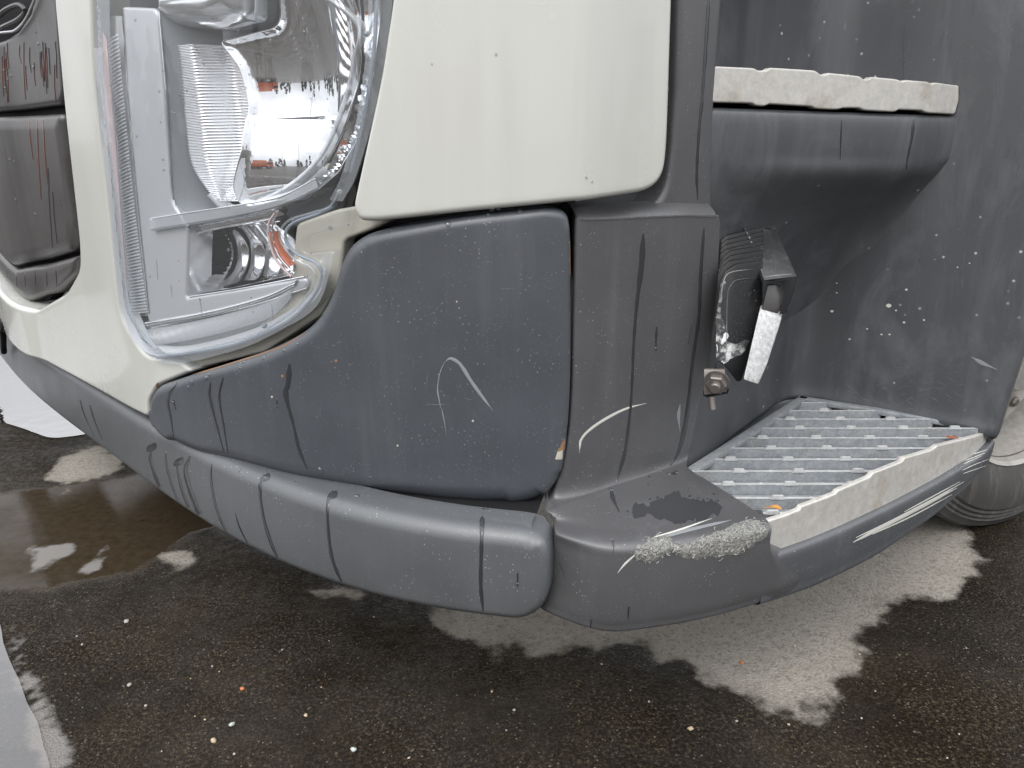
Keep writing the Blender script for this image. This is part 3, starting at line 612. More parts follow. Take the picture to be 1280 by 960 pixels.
# the tread outline on its level: back corner, right corner, curved front edge, left corner
e, _n = M(-.014).c.at(edge_s); fe = e + _n*-.018
lc = at_z(858, 588, TZ)[:2]; bc = at_z(1000, 497, TZ)[:2]; rc_ = at_z(1236, 544, TZ)[:2]
poly = np.vstack([fe, [bc], [lc]]); rc_ = fe[-1]
poly_in = np.vstack([fe[:-1], [bc+np.array([-.005, -.010])], [lc]])
def solid_plan(name, poly, z0, z1, material, parent):
    k = len(poly); V = np.vstack([np.c_[poly, np.full(k, z0)], np.c_[poly, np.full(k, z1)]]); F = [[i, (i+1) % k, k+(i+1) % k, k+i] for i in range(k)]+[list(range(k))[::-1], list(range(k, 2*k))]
    return mesh_obj(name, V, F, material, parent, smooth=False)
solid_plan('tread_base', poly, .395, .418, ALU_BAR, tread)
def xspan(y, P):
    xs = []
    for a, b in zip(P, np.roll(P, -1, 0)):
        if (a[1] > y) != (b[1] > y): xs.append(a[0]+(b[0]-a[0])*(y-a[1])/(b[1]-a[1]))
    return (min(xs), max(xs)) if len(xs) > 1 else None
solid_plan('step_floor', np.array([lc+[-.04, .02], bc+[-.02, .08], bc+[.06, .06], rc_+[.05, .04], rc_+[.0, .0], lc]), .398, .4135, PLASTIC_ARCH, tread)
# bars lie across the step; each has a sloping face, a narrow bright top edge, raised teeth and small gussets
y = poly[:, 1].min()+.035; kk = 0
pitch_b = .0585
while y < poly[:, 1].max()-.03:
    sp0 = xspan(y, poly); sp1 = xspan(y+.03, poly)
    if sp0 and sp1:
        a0, b0 = max(sp0[0], sp1[0])+.004, min(sp0[1], sp1[1])-.012
        if b0-a0 > .03:
            bm = bmesh.new(); z0, z1 = .417, TZ+.004
            # profile along y: base front, top edge lip, back
            prof = [(y-.002, z0), (y-.002, z1), (y+.005, z1), (y+.007, z1-.012), (y+pitch_b-.004, z1-.020), (y+pitch_b-.003, z0)]
            xs = [xspan(q[0], poly_in) or (a0, b0) for q in prof]
            A = [bm.verts.new((x_[0]+.004, q[0], q[1])) for q, x_ in zip(prof, xs)]; B = [bm.verts.new((max(x_[1]-.004, x_[0]+.01), q[0], q[1])) for q, x_ in zip(prof, xs)]
            for i in range(len(prof)-1): bm.faces.new((A[i], A[i+1], B[i+1], B[i])).material_index = int(i == 1)
            bm.faces.new(A[::-1]); bm.faces.new(B)
            x = a0+.03+(.05 if kk % 2 else 0)
            while x < b0-.02:
                w = [bm.verts.new(p) for p in ((x-.013, y-.004, z1-.001), (x+.013, y-.004, z1-.001), (x+.009, y-.004, z1+.006), (x-.009, y-.004, z1+.006), (x-.013, y+.002, z1-.001), (x+.013, y+.002, z1-.001), (x+.009, y+.002, z1+.006), (x-.009, y+.002, z1+.006))]
                for f in ((0, 1, 2, 3), (4, 5, 6, 7), (0, 1, 5, 4), (1, 2, 6, 5), (2, 3, 7, 6), (3, 0, 4, 7)): bm.faces.new([w[i] for i in f]).material_index = 1
                gx = x+.062
                if gx < b0-.01:
                    w = [bm.verts.new(p) for p in ((gx, y+.005, z1-.013), (gx+.005, y+.005, z1-.013), (gx-.013, y+.044, z1-.019), (gx-.018, y+.044, z1-.019), (gx-.002, y+.005, z1+.001), (gx+.003, y+.005, z1+.001))]
                    for f in ((0, 1, 5, 4), (1, 2, 5), (0, 4, 3), (2, 3, 4, 5), (0, 1, 2, 3)): bm.faces.new([w[i] for i in f]).material_index = 1
                x += .115
            bmesh.ops.recalc_face_normals(bm, faces=bm.faces)
            bm_obj('tread_bar', bm, ALU_BAR, tread, smooth=False).data.materials.append(ALU_LIP)
    y += pitch_b; kk += 1
# frame lip round the back two sides
for P0, P1 in ((lc, bc), (bc, rc_)):
    d = (P1-P0)/np.linalg.norm(P1-P0); n2 = np.array([d[1], -d[0]]); w = .022
    q = [P0, P1, P1+n2*w, P0+n2*w]
    prism('frame_lip', [(p[0], p[1], TZ-.006) for p in q], (0, 0, .012), ALU_BAR, tread, .002)

# ------------------------------------------------------------------ step well: inner wall and wheel arch wall in one moulding
CW = Curve([(.10, 1.23), (.331, 1.405), (.50, 1.62), (.625, 1.78), (.68, 1.837), (.725, 1.852), (.775, 1.826), (.88, 1.739), (1.03, 1.614), (1.11, 1.547), (1.31, 1.38)])
s_cn = CW.proj([(.715, 1.838)])[0][0]
def well_off(s, z):        # above the lower foot space the inner wall steps back under the door
    k = np.clip((z-.62)/.22, 0, 1); f = np.clip((s_cn-s)/.25, 0, 1); return -.085*k*k*(3-2*k)*f
W0 = Skin(CW, well_off)
s_in = CW.proj([(.16, 1.28)])[0][0]
def Wp(px, py): return W0.hit(px, py)
w_right = [(1243, 556), (1250, 530), (1266, 480), (1282, 430), (1296, 330), (1306, 150), (1318, -260)]
wr = [Wp(*p) for p in w_right]
wall = panel('well_wall', [(s_in, .425), (wr[0][0]-.02, .425, .02, .02)]+[(a, b, .05, .02) for a, b in wr]+[(s_in, wr[-1][1])], W0, PLASTIC_ARCH, TRUCK, roll=.004, res=.012, thick=.035, sz=True,
             hfun=lambda s, z, d: .010*np.clip((.475-z)/.05, 0, 1)**2)
# ------------------------------------------------------------------ upper step
pr = W0.P(1197, 124); 
CR = Curve([(.27, 1.43), (.45, 1.515), (.62, 1.585), (.80, 1.655), (pr[0], pr[1]), (pr[0]+.15, pr[1]+.04)])
R0 = Skin(CR)
def RP(px, py, h=0): return R0.P(px, py, h)
cols = (886, 930, 1000, 1070, 1130, 1170, 1192, 1201)
top = [RP(x, 134+(x-890)*.035) for x in cols]
rr = [[p+np.array([0, .10, .0]) for p in top], [p+np.array([0, .02, 0]) for p in top], [p+np.array([0, .002, -.003]) for p in top]]
rr.append([RP(x, 148+(x-890)*.035, .004) for x in cols]); rr.append([RP(x, 190+(x-890)*.02, .002) for x in cols]); bot = [RP(x, y, -.006) for x, y in zip(cols, (226, 226, 224, 221, 217, 212, 206, 200))]; rr.append(bot)
tgt = [W0.P(*p, l_) for p, l_ in zip(((893, 470), (932, 440), (985, 395), (1045, 345), (1100, 305), (1146, 268), (1176, 236), (1194, 205)), (.003, .003, .002, .0, -.002, -.005, -.008, -.010))]     # the fascia sweeps down into the wall
for k, inw in ((.22, .018), (.48, .032), (.76, .022)): rr.append([b_*(1-k)+t_*k+np.array([0, inw*min(1, np.linalg.norm(t_-b_)/.25), 0]) for b_, t_ in zip(bot, tgt)])
rr.append(tgt); rr.append([W0.P(*p, -.035) for p in ((893, 505), (936, 475), (993, 428), (1056, 374), (1112, 330), (1163, 290), (1196, 252), (1214, 214))])
riser = tensor_obj('step_riser', rr, PLASTIC_ARCH, TRUCK, 8, 8)
us = empty('upper_step', TRUCK)
upl = panel('front_plate', [(888, 83), (900, 83), (943, 85), (948, 88, .002), (958, 88, .002), (964, 84.5, .002), (1020, 88), (1026, 93, .002), (1032, 93, .002), (1037, 91, .002), (1075, 95), (1080, 99, .002), (1086, 99, .002), (1090, 96, .002), (1122, 99), (1128, 102, .002), (1133, 100, .002), (1160, 102), (1165, 105, .002), (1170, 103, .002), (1199, 107, .004), (1199, 125), (1194, 143, .006),
      (1158, 141), (1152, 138, .001), (1124, 137, .001), (1119, 140), (1080, 138), (1074, 135, .001), (1054, 135, .001), (1048, 137), (1020, 136), (1014, 133, .001), (962, 130, .001), (956, 133), (945, 132), (940, 129, .001), (888, 128)], Skin(CR, .006), ALU_EDGE, us, roll=.003, res=.0022, thick=.012)
tp = np.array([RP(x, 96)[:2] for x in (868, 950, 1030, 1110, 1190)]); zt = RP(900, 90)[2]
solid_plan('tread_base', np.vstack([tp+np.array([0, .008]), [tp[-1]+np.array([-.10, .26]), tp[0]+np.array([-.05, .35])]]), zt-.035, zt-.006, ALU_BAR, us)

# ------------------------------------------------------------------ work lamp behind the pillar
wl = empty('work_lamp', TRUCK)
dW = 1.40
def D3(px, py, d=dW): 
    r = ray(px, py); return Vector(EYE+r*d)
back = (Vector((.35, .9, .25))).normalized()
fin = [(895, 440), (893, 402), (900, 352), (907, 338), (918, 331), (953, 327), (952, 385), (938, 440), (927, 477), (921, 478), (905, 458), (893, 449)]
ff = prism('cooling_fin', [D3(*p) for p in fin], back*.008, LAMP_BLK, wl, .004); tff = bvh(ff)
patch('corrosion', [(891, 448), (890, 436), (893, 404), (899, 362), (904, 350), (908, 352), (901, 380), (902, 400), (908, 408), (905, 424), (913, 430), (926, 428), (936, 424), (931, 440), (920, 446), (908, 452), (902, 458)], tff, CORR, ff, .0008, 2, .8, rc=3)
patch('corrosion', [(889, 446), (890, 434), (897, 430), (906, 414), (911, 420), (905, 432), (897, 440), (893, 450)], tff, BARE, ff, .0014, 2, .6, rc=3)
streak('corrosion', [(900, 378, .7), (905, 350, 1), (915, 340, .8), (948, 336, .4)], tff, SCRATCH, ff, 1, .0012, .0006); streak('fin_edge', [(908, 440, .8), (909, 372, .5), (914, 356, .6), (922, 350, .6), (950, 347, .5)], tff, SCRATCH, ff, 1, .002, .0006)
fin2 = [(896, 440), (896, 352), (903, 340), (912, 333), (953, 327), (953, 385), (938, 440), (925, 476)]
for k in range(1, 8):
    v = back*(.021*k); prism('cooling_fin', [D3(*p)+v+Vector((-.002*k, 0, .0015*k)) for p in (fin2 if k < 4 else [(896, 400), (896, 345), (904, 338), (953, 327), (953, 400)])], back*.007, LAMP_BLK, wl, .002)
prism('lamp_body', [D3(*p)+back*.012 for p in [(901, 446), (900, 356), (912, 340), (950, 336), (948, 385), (934, 440), (924, 470)]], back*.13, BLACK, wl, .004)
tp_ = [D3(930, 283, 1.53), D3(968, 281, 1.55), D3(997, 345, 1.40), D3(955, 350, 1.37), D3(944, 318, 1.44)]
bt = prism('bracket', tp_, (-.002, .006, -.008), BRKT, wl, .003)
prism('bracket', [D3(954, 349, 1.372), D3(997, 345, 1.402), D3(993, 362, 1.40), D3(984, 391, 1.395), D3(974, 394, 1.40), D3(980, 368, 1.40), D3(976, 354, 1.395), D3(960, 357, 1.376), D3(953, 386, 1.375)], back*.006, LAMP_BLK, wl, .002)
prism('worn_side', [D3(949, 389, 1.375), D3(977, 398, 1.40), D3(972, 415, 1.398), D3(958, 458, 1.39), D3(948, 481, 1.385), D3(929, 475, 1.37)], back*.03, BARE, wl, .003)['label'] = 'side face of the lamp scraped to bare metal'
prism('bracket', [D3(957, 356, 1.385), D3(976, 356, 1.405), D3(978, 385, 1.405), D3(970, 394, 1.405), D3(952, 388, 1.385)], back*.004, GRILLE, wl, .002)
streak('wear_mark', [(931, 285, .5), (938, 300, 1.2), (946, 320, .8), (954, 346, .6)], bvh(bt), SCRATCH, wl, 1, .0006, .0003); streak('wear_mark', [(956, 346, .6), (975, 344, .9), (995, 342, .5)], bvh(bt), SCRATCH, wl, 1, .0006, .0003)
hole = patch('bracket_hole', [(954, 284), (962, 284), (966, 287), (957, 287)], bvh(bt), BLACK, wl, .0004, 2, rc=3)
# mount plate, bolt
prism('mount_plate', [D3(880, 462, 1.37), D3(906, 463, 1.37), D3(908, 490, 1.37), D3(880, 494, 1.37)], back*.006, STEELB, wl, .001)
bc_ = D3(896, 477, 1.355); Mb = Matrix.Translation(bc_) @ (-Vector(back)).to_track_quat('X', 'Z').to_matrix().to_4x4()
bm = bmesh.new(); lathe(bm, [(.022, 0), (.022, .003), (.006, .003)], Mb, 24); lathe(bm, [(.0185, .002), (.0185, .013), (.016, .015), (.005, .015)], Mb, 6); lathe(bm, [(.010, .014), (.010, .024), (.008, .026), (.0005, .026)], Mb, 16); bm_obj('bolt', bm, STEELB, wl, sharp=30)
tube('pin', [D3(890, 496, 1.37), D3(890, 503, 1.37), D3(891, 512, 1.37)], .006, STEELB, wl, 12)
prism('mount_bracket', [D3(884, 491, 1.38), D3(912, 486, 1.40), D3(910, 492, 1.42), D3(884, 497, 1.40)], (0, .03, -.006), BLACK, wl, .001)

# ------------------------------------------------------------------ front wheel
wh = empty('wheel', TRUCK)
R = .50; wc = Vector((1.36, 2.09, R)); ax = Vector((.42, -.90, 0)).normalized()
Mw = Matrix.Translation(wc) @ ax.to_track_quat('X', 'Z').to_matrix().to_4x4()
bm = bmesh.new()
prof = [(.29, -.27), (.36, -.29), (.44, -.29), (.475, -.275), (.495, -.25), (.5, -.22)]
for x in (-.16, -.08, 0, .06): prof += [(.5, x-.012), (.488, x-.008), (.488, x+.008), (.5, x+.012)]
prof += [(.5, .092), (.493, .105), (.478, .112), (.474, .116), (.468, .114), (.462, .120), (.455, .118), (.448, .125), (.441, .123), (.434, .130), (.40, .136), (.36, .134), (.33, .124), (.312, .118), (.306, .105), (.29, .09)]
lathe(bm, prof, Mw, 96); bm_obj('tyre', bm, RUBBER, wh, sharp=35)
bm = bmesh.new(); lathe(bm, [(.312, .100), (.316, .112), (.308, .120), (.298, .112), (.285, .06), (.27, -.02), (.22, -.03), (.19, .03), (.12, .05), (.10, .09), (.001, .095)], Mw, 72); bm_obj('rim', bm, RIMM, wh, sharp=35)
for k in range(10):
    a = 2*math.pi*k/10; bm = bmesh.new(); lathe(bm, [(.016, 0), (.016, .02), (.010, .024), (.0005, .024)], Mw @ Matrix.Translation((.025, .165*math.cos(a), .165*math.sin(a))), 6); bm_obj('wheel_nut', bm, STEELB, wh, sharp=30)

# ------------------------------------------------------------------ water runs, scratches, chips
tb, tc_, tf, ts, tg, tfr, tw, tri, trm, tpt = bvh(bumper), bvh(corner), bvh(foot_o), bvh(side), bvh(g1, g2, g3), bvh(front), bvh(wall), bvh(riser), bvh(rim), bvh(pt)
W = lambda pts, t, par, w=3: streak('water_run', pts, t, WET, par, w)
for p in ([(362, 455, 5), (360, 480, 5), (357, 495, 5), (366, 530, 3), (373, 560, 4), (384, 586, 4)], [(263, 478, 3), (262, 495, 2.5), (270, 530, 2.5), (280, 565, 2)], [(279, 472, 3), (274, 495, 2), (279, 530, 2), (285, 566, 2)],
          [(222, 478, 2), (210, 497, 2.5), (214, 525, 1.5), (218, 552, 1)], [(217, 500, 3), (220, 512, 1.5)], [(346, 500, 2), (347, 508, 2.5)]): W(p, tc_, corner)
for p in ([(190, 562, 4), (188, 575, 3), (198, 605, 3), (215, 640, 2)], [(207, 568, 2), (210, 590, 2), (224, 630, 1.5), (240, 660, 1)], [(222, 580, 2), (222, 590, 2), (232, 625, 3), (250, 655, 4), (262, 672, 2)], [(238, 570, 4), (232, 590, 4), (244, 630, 5), (260, 664, 5), (275, 680, 3)],
          [(265, 580, 2), (264, 600, 2), (272, 640, 2.5), (290, 678, 2)], [(331, 596, 4), (325, 608, 3), (328, 640, 2.5), (338, 676, 3), (352, 708, 2)], [(416, 614, 5), (410, 628, 3), (410, 660, 3), (416, 700, 3), (432, 738, 3)],
          [(604, 634, 8), (603, 646, 5), (602, 680, 3.5), (601, 730, 3.5), (604, 764, 5)], [(647, 716, 3), (647, 726, 4), (647, 733, 3)], [(100, 500, 2), (106, 520, 1), (118, 545, 1)], [(112, 506, 2), (118, 525, 1.2), (128, 550, 1)]): W(p, tb, bumper)
for p in ((188, 560), (222, 578), (330, 598), (414, 620), (603, 640)): patch('water_run', [(p[0]-6, p[1]+6), (p[0]-4, p[1]-3), (p[0]+8, p[1]-8), (p[0]+8, p[1]+2)], tb, WET, bumper, .0012, 3, rc=4)
for p in ([(804, 292, 4), (802, 330, 5), (796, 380, 3), (792, 430, 2.5), (789, 500, 2.5), (782, 560, 3), (770, 604, 3)], [(880, 285, 2.5), (876, 340, 3), (873, 400, 3), (866, 450, 3), (860, 510, 4), (850, 560, 4), (838, 582, 4)], [(821, 408, 3), (820, 425, 3), (820, 438, 4)], [(764, 611, 4), (766, 622, 6), (774, 640, 2)], [(866, 398, 1), (860, 430, 1.2)],
          [(766, 676, 7), (767, 684, 3), (766, 692, 1)], [(786, 758, 4), (785, 774, 3.5)], [(739, 774, 3), (738, 784, 4)], [(668, 752, 3), (672, 765, 3)], [(674, 762, 3), (678, 776, 3)]): W(p, tf, foot_o)
for p in ([(886, 0, 3), (882, 60, 3), (879, 110, 3), (874, 160, 2.5), (871, 215, 2.5), (872, 250, 2)],): W(p, tpt, pt)
patch('wet_patch', [(786, 636), (800, 628), (812, 634), (824, 624), (836, 618), (850, 616), (866, 628), (878, 624), (898, 628), (902, 640), (880, 650), (850, 655), (826, 650), (812, 642), (795, 648)], tf, DAMP, foot_o, .0008, 3, wob=2.2)
patch('wet_patch', [(840, 590), (849, 587), (846, 594), (838, 593)], tf, WET, foot_o, .001, 2)
for _ in range(45):
    x, y = random.gauss(845, 34), random.gauss(622, 12); s = random.uniform(.7, 2.6); patch('wet_spot', [(x-s, y), (x, y-s*.6), (x+s, y), (x, y+s*.6)], tf, DAMP, foot_o, .0008, 2, rc=2)
for x in (574,): W([(576, 452-300, 2), (576, 170, 2)], ts, side) if False else None
streak('water_run', [(1142, 146, 3), (1140, 170, 2.5), (1134, 200, 2), (1133, 212, 3)], tri, WET, riser); streak('water_run', [(1052, 150, 1.5), (1050, 200, 1)], tri, WET, riser)
# grille: rain runs, some with the orange lorry's red reflection painted in
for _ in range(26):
    x = random.uniform(-6, 70); y0 = random.uniform(48, 85); y1 = min(128, y0+random.uniform(20, 75)); w = random.uniform(.5, 1.5); streak('rain_reflection_run', [(x, y0, w*.6), (x+random.uniform(-.5, 1.5), (y0+y1)/2, w), (x+2, y1, w*.4)], tg, WETRED if random.random() < .6 else WET, g1)
for x, y0, y1, w in ((46, 148, 250, 1.3), (54, 150, 230, 1.2), (60, 210, 310, 1.2), (36, 148, 200, 1), (66, 240, 305, 1)): streak('rain_reflection_run', [(x, y0, w), (x+2, (y0+y1)/2, w), (x+6, y1, w*.5)], tg, WETRED if x < 56 else WET, g2)
for x in (8, 20, 31, 44, 58, 70): streak('water_run', [(x, 338, 1.5), (x+1, 358, 1)], tg, WET, g3)
# scratches
S = lambda pts, t, par, m=SCRATCH, w=1: streak('scratch', pts, t, m, par, w, .0005, .0003, 3)
S([(557, 452, 1), (563, 448, 2.5), (575, 455, 3), (590, 478, 3), (606, 500, 2.5), (616, 513, 1)], tc_, corner); S([(556, 452, .8), (550, 466, .7), (547, 485, 1), (549, 500, 1.6), (551, 510, 1.8)], tc_, corner); S([(552, 510, 1), (556, 530, .8), (558, 545, .5)], tc_, corner)
S([(535, 505, .15), (547, 506, .5), (557, 505, .5)], tc_, corner)
S([(724, 562, .8), (726, 550, 2), (736, 538, 2.5), (756, 524, 2.5), (782, 511, 1.8), (808, 504, 1)], tf, foot_o, SCRATCH_L); S([(727, 548, 1), (724, 566, .8)], tf, foot_o, SCRATCH_L)
S([(772, 716, 1), (782, 704, 2), (798, 690, 3)], tf, foot_o, SCRATCH_L)
S([(688, 668, .6), (696, 690, 1)], tf, foot_o, SCUFF_DK); S([(699, 703, .6), (706, 720, .8)], tf, foot_o, SCUFF_DK); S([(294, 641, .6), (300, 660, 1.2), (314, 688, 1)], tb, bumper, SCUFF_DK)
S([(850, 505, 2), (848, 520, 3), (850, 540, 1.5)], tf, foot_o)
for q in range(5):
    x, y = random.uniform(390, 700), random.uniform(300, 590); a = random.uniform(-.2, .2) if q % 2 else random.uniform(1.2, 1.9); l = random.uniform(6, 26); S([(x, y, .15), (x+l*.5*math.cos(a), y+l*.5*math.sin(a), .35), (x+l*math.cos(a), y+l*math.sin(a), .15)], tc_, corner)
# rust and chips on the corner panel
patch('rust_spot', [(706, 548), (709, 534), (709, 556), (702, 566), (696, 565)], tc_, RUST, corner, .0005, 2, .5, rc=2); patch('primer_chip', [(697, 562), (704, 562), (703, 573), (694, 575)], tc_, CHIP, corner, .0005, 2, .5, rc=2)
streak('rusty_edge', [(712, 300, .5), (713, 400, .8), (713, 480, .8), (710, 540, .7)], tc_, RUST, corner, 1, .0005, .0003)
streak('rusty_edge', [(232, 471, 1), (290, 454, 1), (350, 434, 1), (385, 414, .8)], tc_, RUST, corner, 1, .0006, .0003)
for x, y, s in ((420, 451, 2.5), (353, 470, 2.5), (571, 377, 1.5), (591, 526, 2), (497, 557, 1.8), (452, 315, 1), (574, 385, 1), (340, 496, 2), (497, 557, 1.5), (196, 481, 2)):
    patch('stone_chip', [(x-s, y), (x, y-s), (x+s, y), (x, y+s)], tc_, CHIP if s < 2.4 else RUST, corner, .0004, 1.5, rc=1.5)
patch('rust_spot', [(196, 478), (200, 479), (198, 485), (194, 483)], tfr, RUST, front, .0005, 2, rc=2)
# torn, shaved edge of the foot
tearp = [(790, 692), (796, 684), (812, 674), (832, 668), (842, 676), (850, 684), (870, 674), (905, 662), (930, 650), (950, 650), (959, 662), (958, 672), (940, 684), (915, 694), (885, 697), (862, 699), (846, 694), (838, 690), (822, 700), (806, 704), (798, 698)]
tear = patch('torn_edge', tearp, tf, TORN, foot_o, .002, 2.5, 1.0, hfun=lambda x, y, d: random.uniform(0, .0020)*min(1, d/4), rc=3, smooth=False); tear['label'] = 'edge of the step corner torn into pale shavings'
S([(800, 683, 1.5), (840, 668, 3), (880, 658, 3), (915, 650, 1)], tf, foot_o); S([(812, 673, 1), (850, 662, 1.5), (890, 648, .8)], tf, foot_o, SCRATCH_L)
fb = bmesh.new(); tt_ = bvh(tear)
for _ in range(300):
    x, y = random.uniform(790, 960), random.uniform(645, 705); c, nr = shoot(tt_, x, y)
    if c is None: continue
    if nr.dot(c-Vector(EYE)) > 0: nr = -nr
    Q = nr.to_track_quat('Z', 'Y').to_matrix().to_4x4(); r0 = random.choice((.0015, .003, .005, .008))*random.uniform(.6, 1.4); a0 = random.uniform(0, 6.3); sweep = min(random.uniform(.6, 4), .009/r0); tilt = Matrix.Rotation(random.uniform(-.25, .25), 4, 'X') @ Matrix.Translation((random.uniform(-.003, .003), random.uniform(-.003, .003), 0)); n = 9; pr_ = None; rad = random.uniform(.00018, .0005)
    for k in range(n):
        a = a0+sweep*k/(n-1); p = Matrix.Translation(c+nr*.002) @ Q @ tilt @ Vector((r0*math.cos(a), r0*math.sin(a), .0015*math.sin(a*1.7)))
        t = (p-c).normalized(); u = t.cross(nr).normalized() if t.cross(nr).length > 1e-4 else Vector((1, 0, 0))
        rg = [fb.verts.new(p+t*rad), fb.verts.new(p+nr*rad), fb.verts.new(p-t*rad), fb.verts.new(p-nr*rad)]
        if pr_:
            for i in range(4): fb.faces.new((pr_[i], pr_[(i+1) % 4], rg[(i+1) % 4], rg[i]))
        pr_ = rg
tag(bm_obj('shavings', fb, FIBRE, foot_o), kind='stuff')
# scraped white marks on the rim and arch
for p in ([(1066, 678, 1.5), (1100, 660, 3.5), (1150, 634, 3), (1196, 610, 2)], [(1070, 672, 1), (1120, 648, 1.5), (1170, 622, 1.5), (1205, 602, 1)], [(1090, 668, 1), (1140, 645, 1.2), (1190, 618, 1)], [(1130, 640, 1), (1200, 602, 1)]): streak('scrape', p, trm, SCRATCH_L, rim, 1, .0006, .0003)
for y in range(6): streak('scrape', [(1206+random.uniform(-6, 6), 592-y*4, 1), (1228+random.uniform(-6, 8), 582-y*4, 1)], trm, SCRATCH_L, rim, 1, .0006, .0003)
streak('scrape', [(1214, 446, 1), (1228, 454, 5), (1246, 462, 2)], tw, SCRATCH, wall, 1, .0006, .0003)
for _ in range(60):
    x, y = random.gauss(1130, 34), random.gauss(490, 16); l = random.uniform(4, 14); a = random.uniform(-.6, .9); streak('scrape', [(x, y, .2), (x+l*math.cos(a), y+l*math.sin(a), .4)], tw, SCRATCH, wall, 1, .0004, .0002)
for x, y, s in ((1111, 382, 4.5), (1040, 389, 3), (1133, 362, 2.5), (1066, 311, 2), (1088, 296, 2), (1084, 411, 2), (1102, 418, 2), (1112, 418, 2), (1130, 403, 2.5), (1120, 388, 2), (1197, 334, 1.6), (1212, 329, 1.6), (1046, 366, 1.5), (1062, 424, 2), (1155, 400, 2), (1046, 354, 1.5)): patch('splash_mark', [(x-s, y), (x, y-s*.7), (x+s, y), (x, y+s*.7)], tw, SCRATCH_L, wall, .0004, 1.5, rc=2)
for _ in range(44):
    x, y = random.uniform(1120, 1278), random.uniform(0, 330); l = random.uniform(6, 26); dk = random.random() < .5; streak('scratch', [(x, y, .2), (x+random.uniform(-3, 3)-(l*.15), y+l, .4)], tw, SCUFF_DK if dk else SCRATCH, wall, 1, .0004, .0002)

# droplets
drop = bmesh.new()
def add_drop(tree, px, py, r, hang=0):
    c, nr = shoot(tree, px, py)
    if c is None: return
    if nr.dot(c-Vector(EYE)) > 0: nr = -nr
    Mx = Matrix.Translation(c) @ nr.to_track_quat('Z', 'Y').to_matrix().to_4x4() @ Matrix.Diagonal((r*random.uniform(.8, 1.1), r*random.uniform(.9, 1.3), r*.6, 1))
    bmesh.ops.create_icosphere(drop, subdivisions=2, radius=1, matrix=Mx)
tl = bvh(lens)
for P_ in ([(330, 60), (333, 100)], [(318, 150), (322, 185)], [(352, 190), (356, 215), (352, 240)], [(372, 165), (374, 200), (370, 226)], [(300, 205), (306, 225), (300, 250)], [(282, 240), (286, 262)], [(392, 110), (388, 150), (391, 172)], [(420, 60), (424, 95)], [(196, 325), (198, 350)], [(250, 372), (253, 392)], [(214, 355), (216, 372)], [(340, 380), (342, 400)], [(160, 210), (163, 240)]): streak('water_trickle', [(a, b, .8) for a, b in P_], tl, DROPM, lamp, 1, .0018, .0002, 3)
for x, y, r in ((446, 620, .006), (332, 597, .003), (300, 588, .004), (368, 603, .003), (238, 590, .003), (647, 730, .004), (208, 566, .004)): add_drop(tb, x, y, r)
for x, y, r in ((400, 588, .007), (240, 478, .005), (236, 484, .004), (258, 472, .005), (262, 468, .004), (305, 452, .004), (300, 460, .003), (560, 280, .006), (650, 264, .005), (610, 268, .004), (216, 503, .004), (188, 504, .003), (347, 508, .003), (330, 447, .004), (372, 430, .003), (355, 438, .004)): add_drop(tc_, x, y, r)
for x, y, r in ((820, 436, .004), (853, 452, .003), (764, 612, .006), (846, 590, .005), (836, 592, .004), (760, 640, .003), (700, 644, .003), (742, 640, .0025), (774, 648, .0025)): add_drop(tf, x, y, r)
for x, y, r in ((454, 275, .005), (463, 276, .006), (476, 276, .005), (615, 261, .006), (623, 260, .005), (722, 251, .006), (778, 245, .007), (545, 268, .004), (740, 227, .002), (733, 222, .0025), (835, 112, .003), (540, 80, .002), (620, 68, .0025)): add_drop(ts, x, y, r)
for _ in range(70): add_drop(tl, random.uniform(130, 440), random.uniform(10, 440), random.uniform(.0012, .0032))
for x, y, r in ((227, 456, .004), (268, 446, .005), (246, 451, .004), (283, 441, .004), (320, 428, .003), (413, 286, .004), (452, 225, .003)): add_drop(tl, x, y-1, r)
for x, y in ((5, 88), (45, 40), (48, 55), (42, 84), (10, 100), (14, 95), (6, 110), (12, 200), (18, 202), (44, 268), (20, 250)): add_drop(tg, x, y, .004)
tag(bm_obj('water_droplets', drop, DROPM), 'rain droplets beaded over the lamp lens, panels and bumper', 'water droplets', kind='stuff')
# ------------------------------------------------------------------ ground
def gz(P): return np.array([at_z(x, y, 0)[:2] for x, y in P])
DRY = [gz(p) for p in (
    [(500, 700), (560, 787), (594, 800), (616, 820), (630, 805), (653, 807), (672, 820), (706, 817), (751, 812), (785, 809), (813, 820), (858, 823), (864, 857), (897, 865), (954, 890), (1021, 902), (1049, 862), (1060, 834), (1066, 812), (1094, 772), (1122, 755), (1179, 753), (1224, 716), (1226, 690), (1180, 610), (1000, 560), (700, 600)],
    [(60, 585), (92, 562), (140, 558), (160, 572), (150, 590), (100, 604), (78, 612), (60, 604)], [(205, 696), (224, 688), (240, 700), (236, 712), (216, 714)], [(380, 735), (430, 735), (470, 748), (455, 754), (410, 746), (392, 742)])]
BROWN = [gz(p) for p in ([(-200, 640), (40, 610), (110, 596), (165, 592), (240, 560), (330, 600), (330, 660), (240, 670), (190, 700), (130, 728), (30, 740), (-200, 760)],)]
GREYW = [gz(p) for p in ([(42, 682), (88, 680), (98, 692), (66, 705), (46, 712), (38, 700)], [(112, 700), (132, 682), (138, 688), (118, 712), (106, 718)], [(150, 695), (168, 690), (165, 698), (152, 702)], [(10, 782), (24, 800), (50, 860), (74, 915), (98, 975), (60, 975), (40, 900), (18, 840)])]
def spaced(lo, hi, st, far, g=1.22):
    a = list(np.arange(lo, hi, st)); d = st; x = a[-1]
    while x < far: d *= g; x += d; a.append(x)
    d = st; x = a[0]
    while x > -far: d *= g; x -= d; a.insert(0, x)
    return np.array(a)
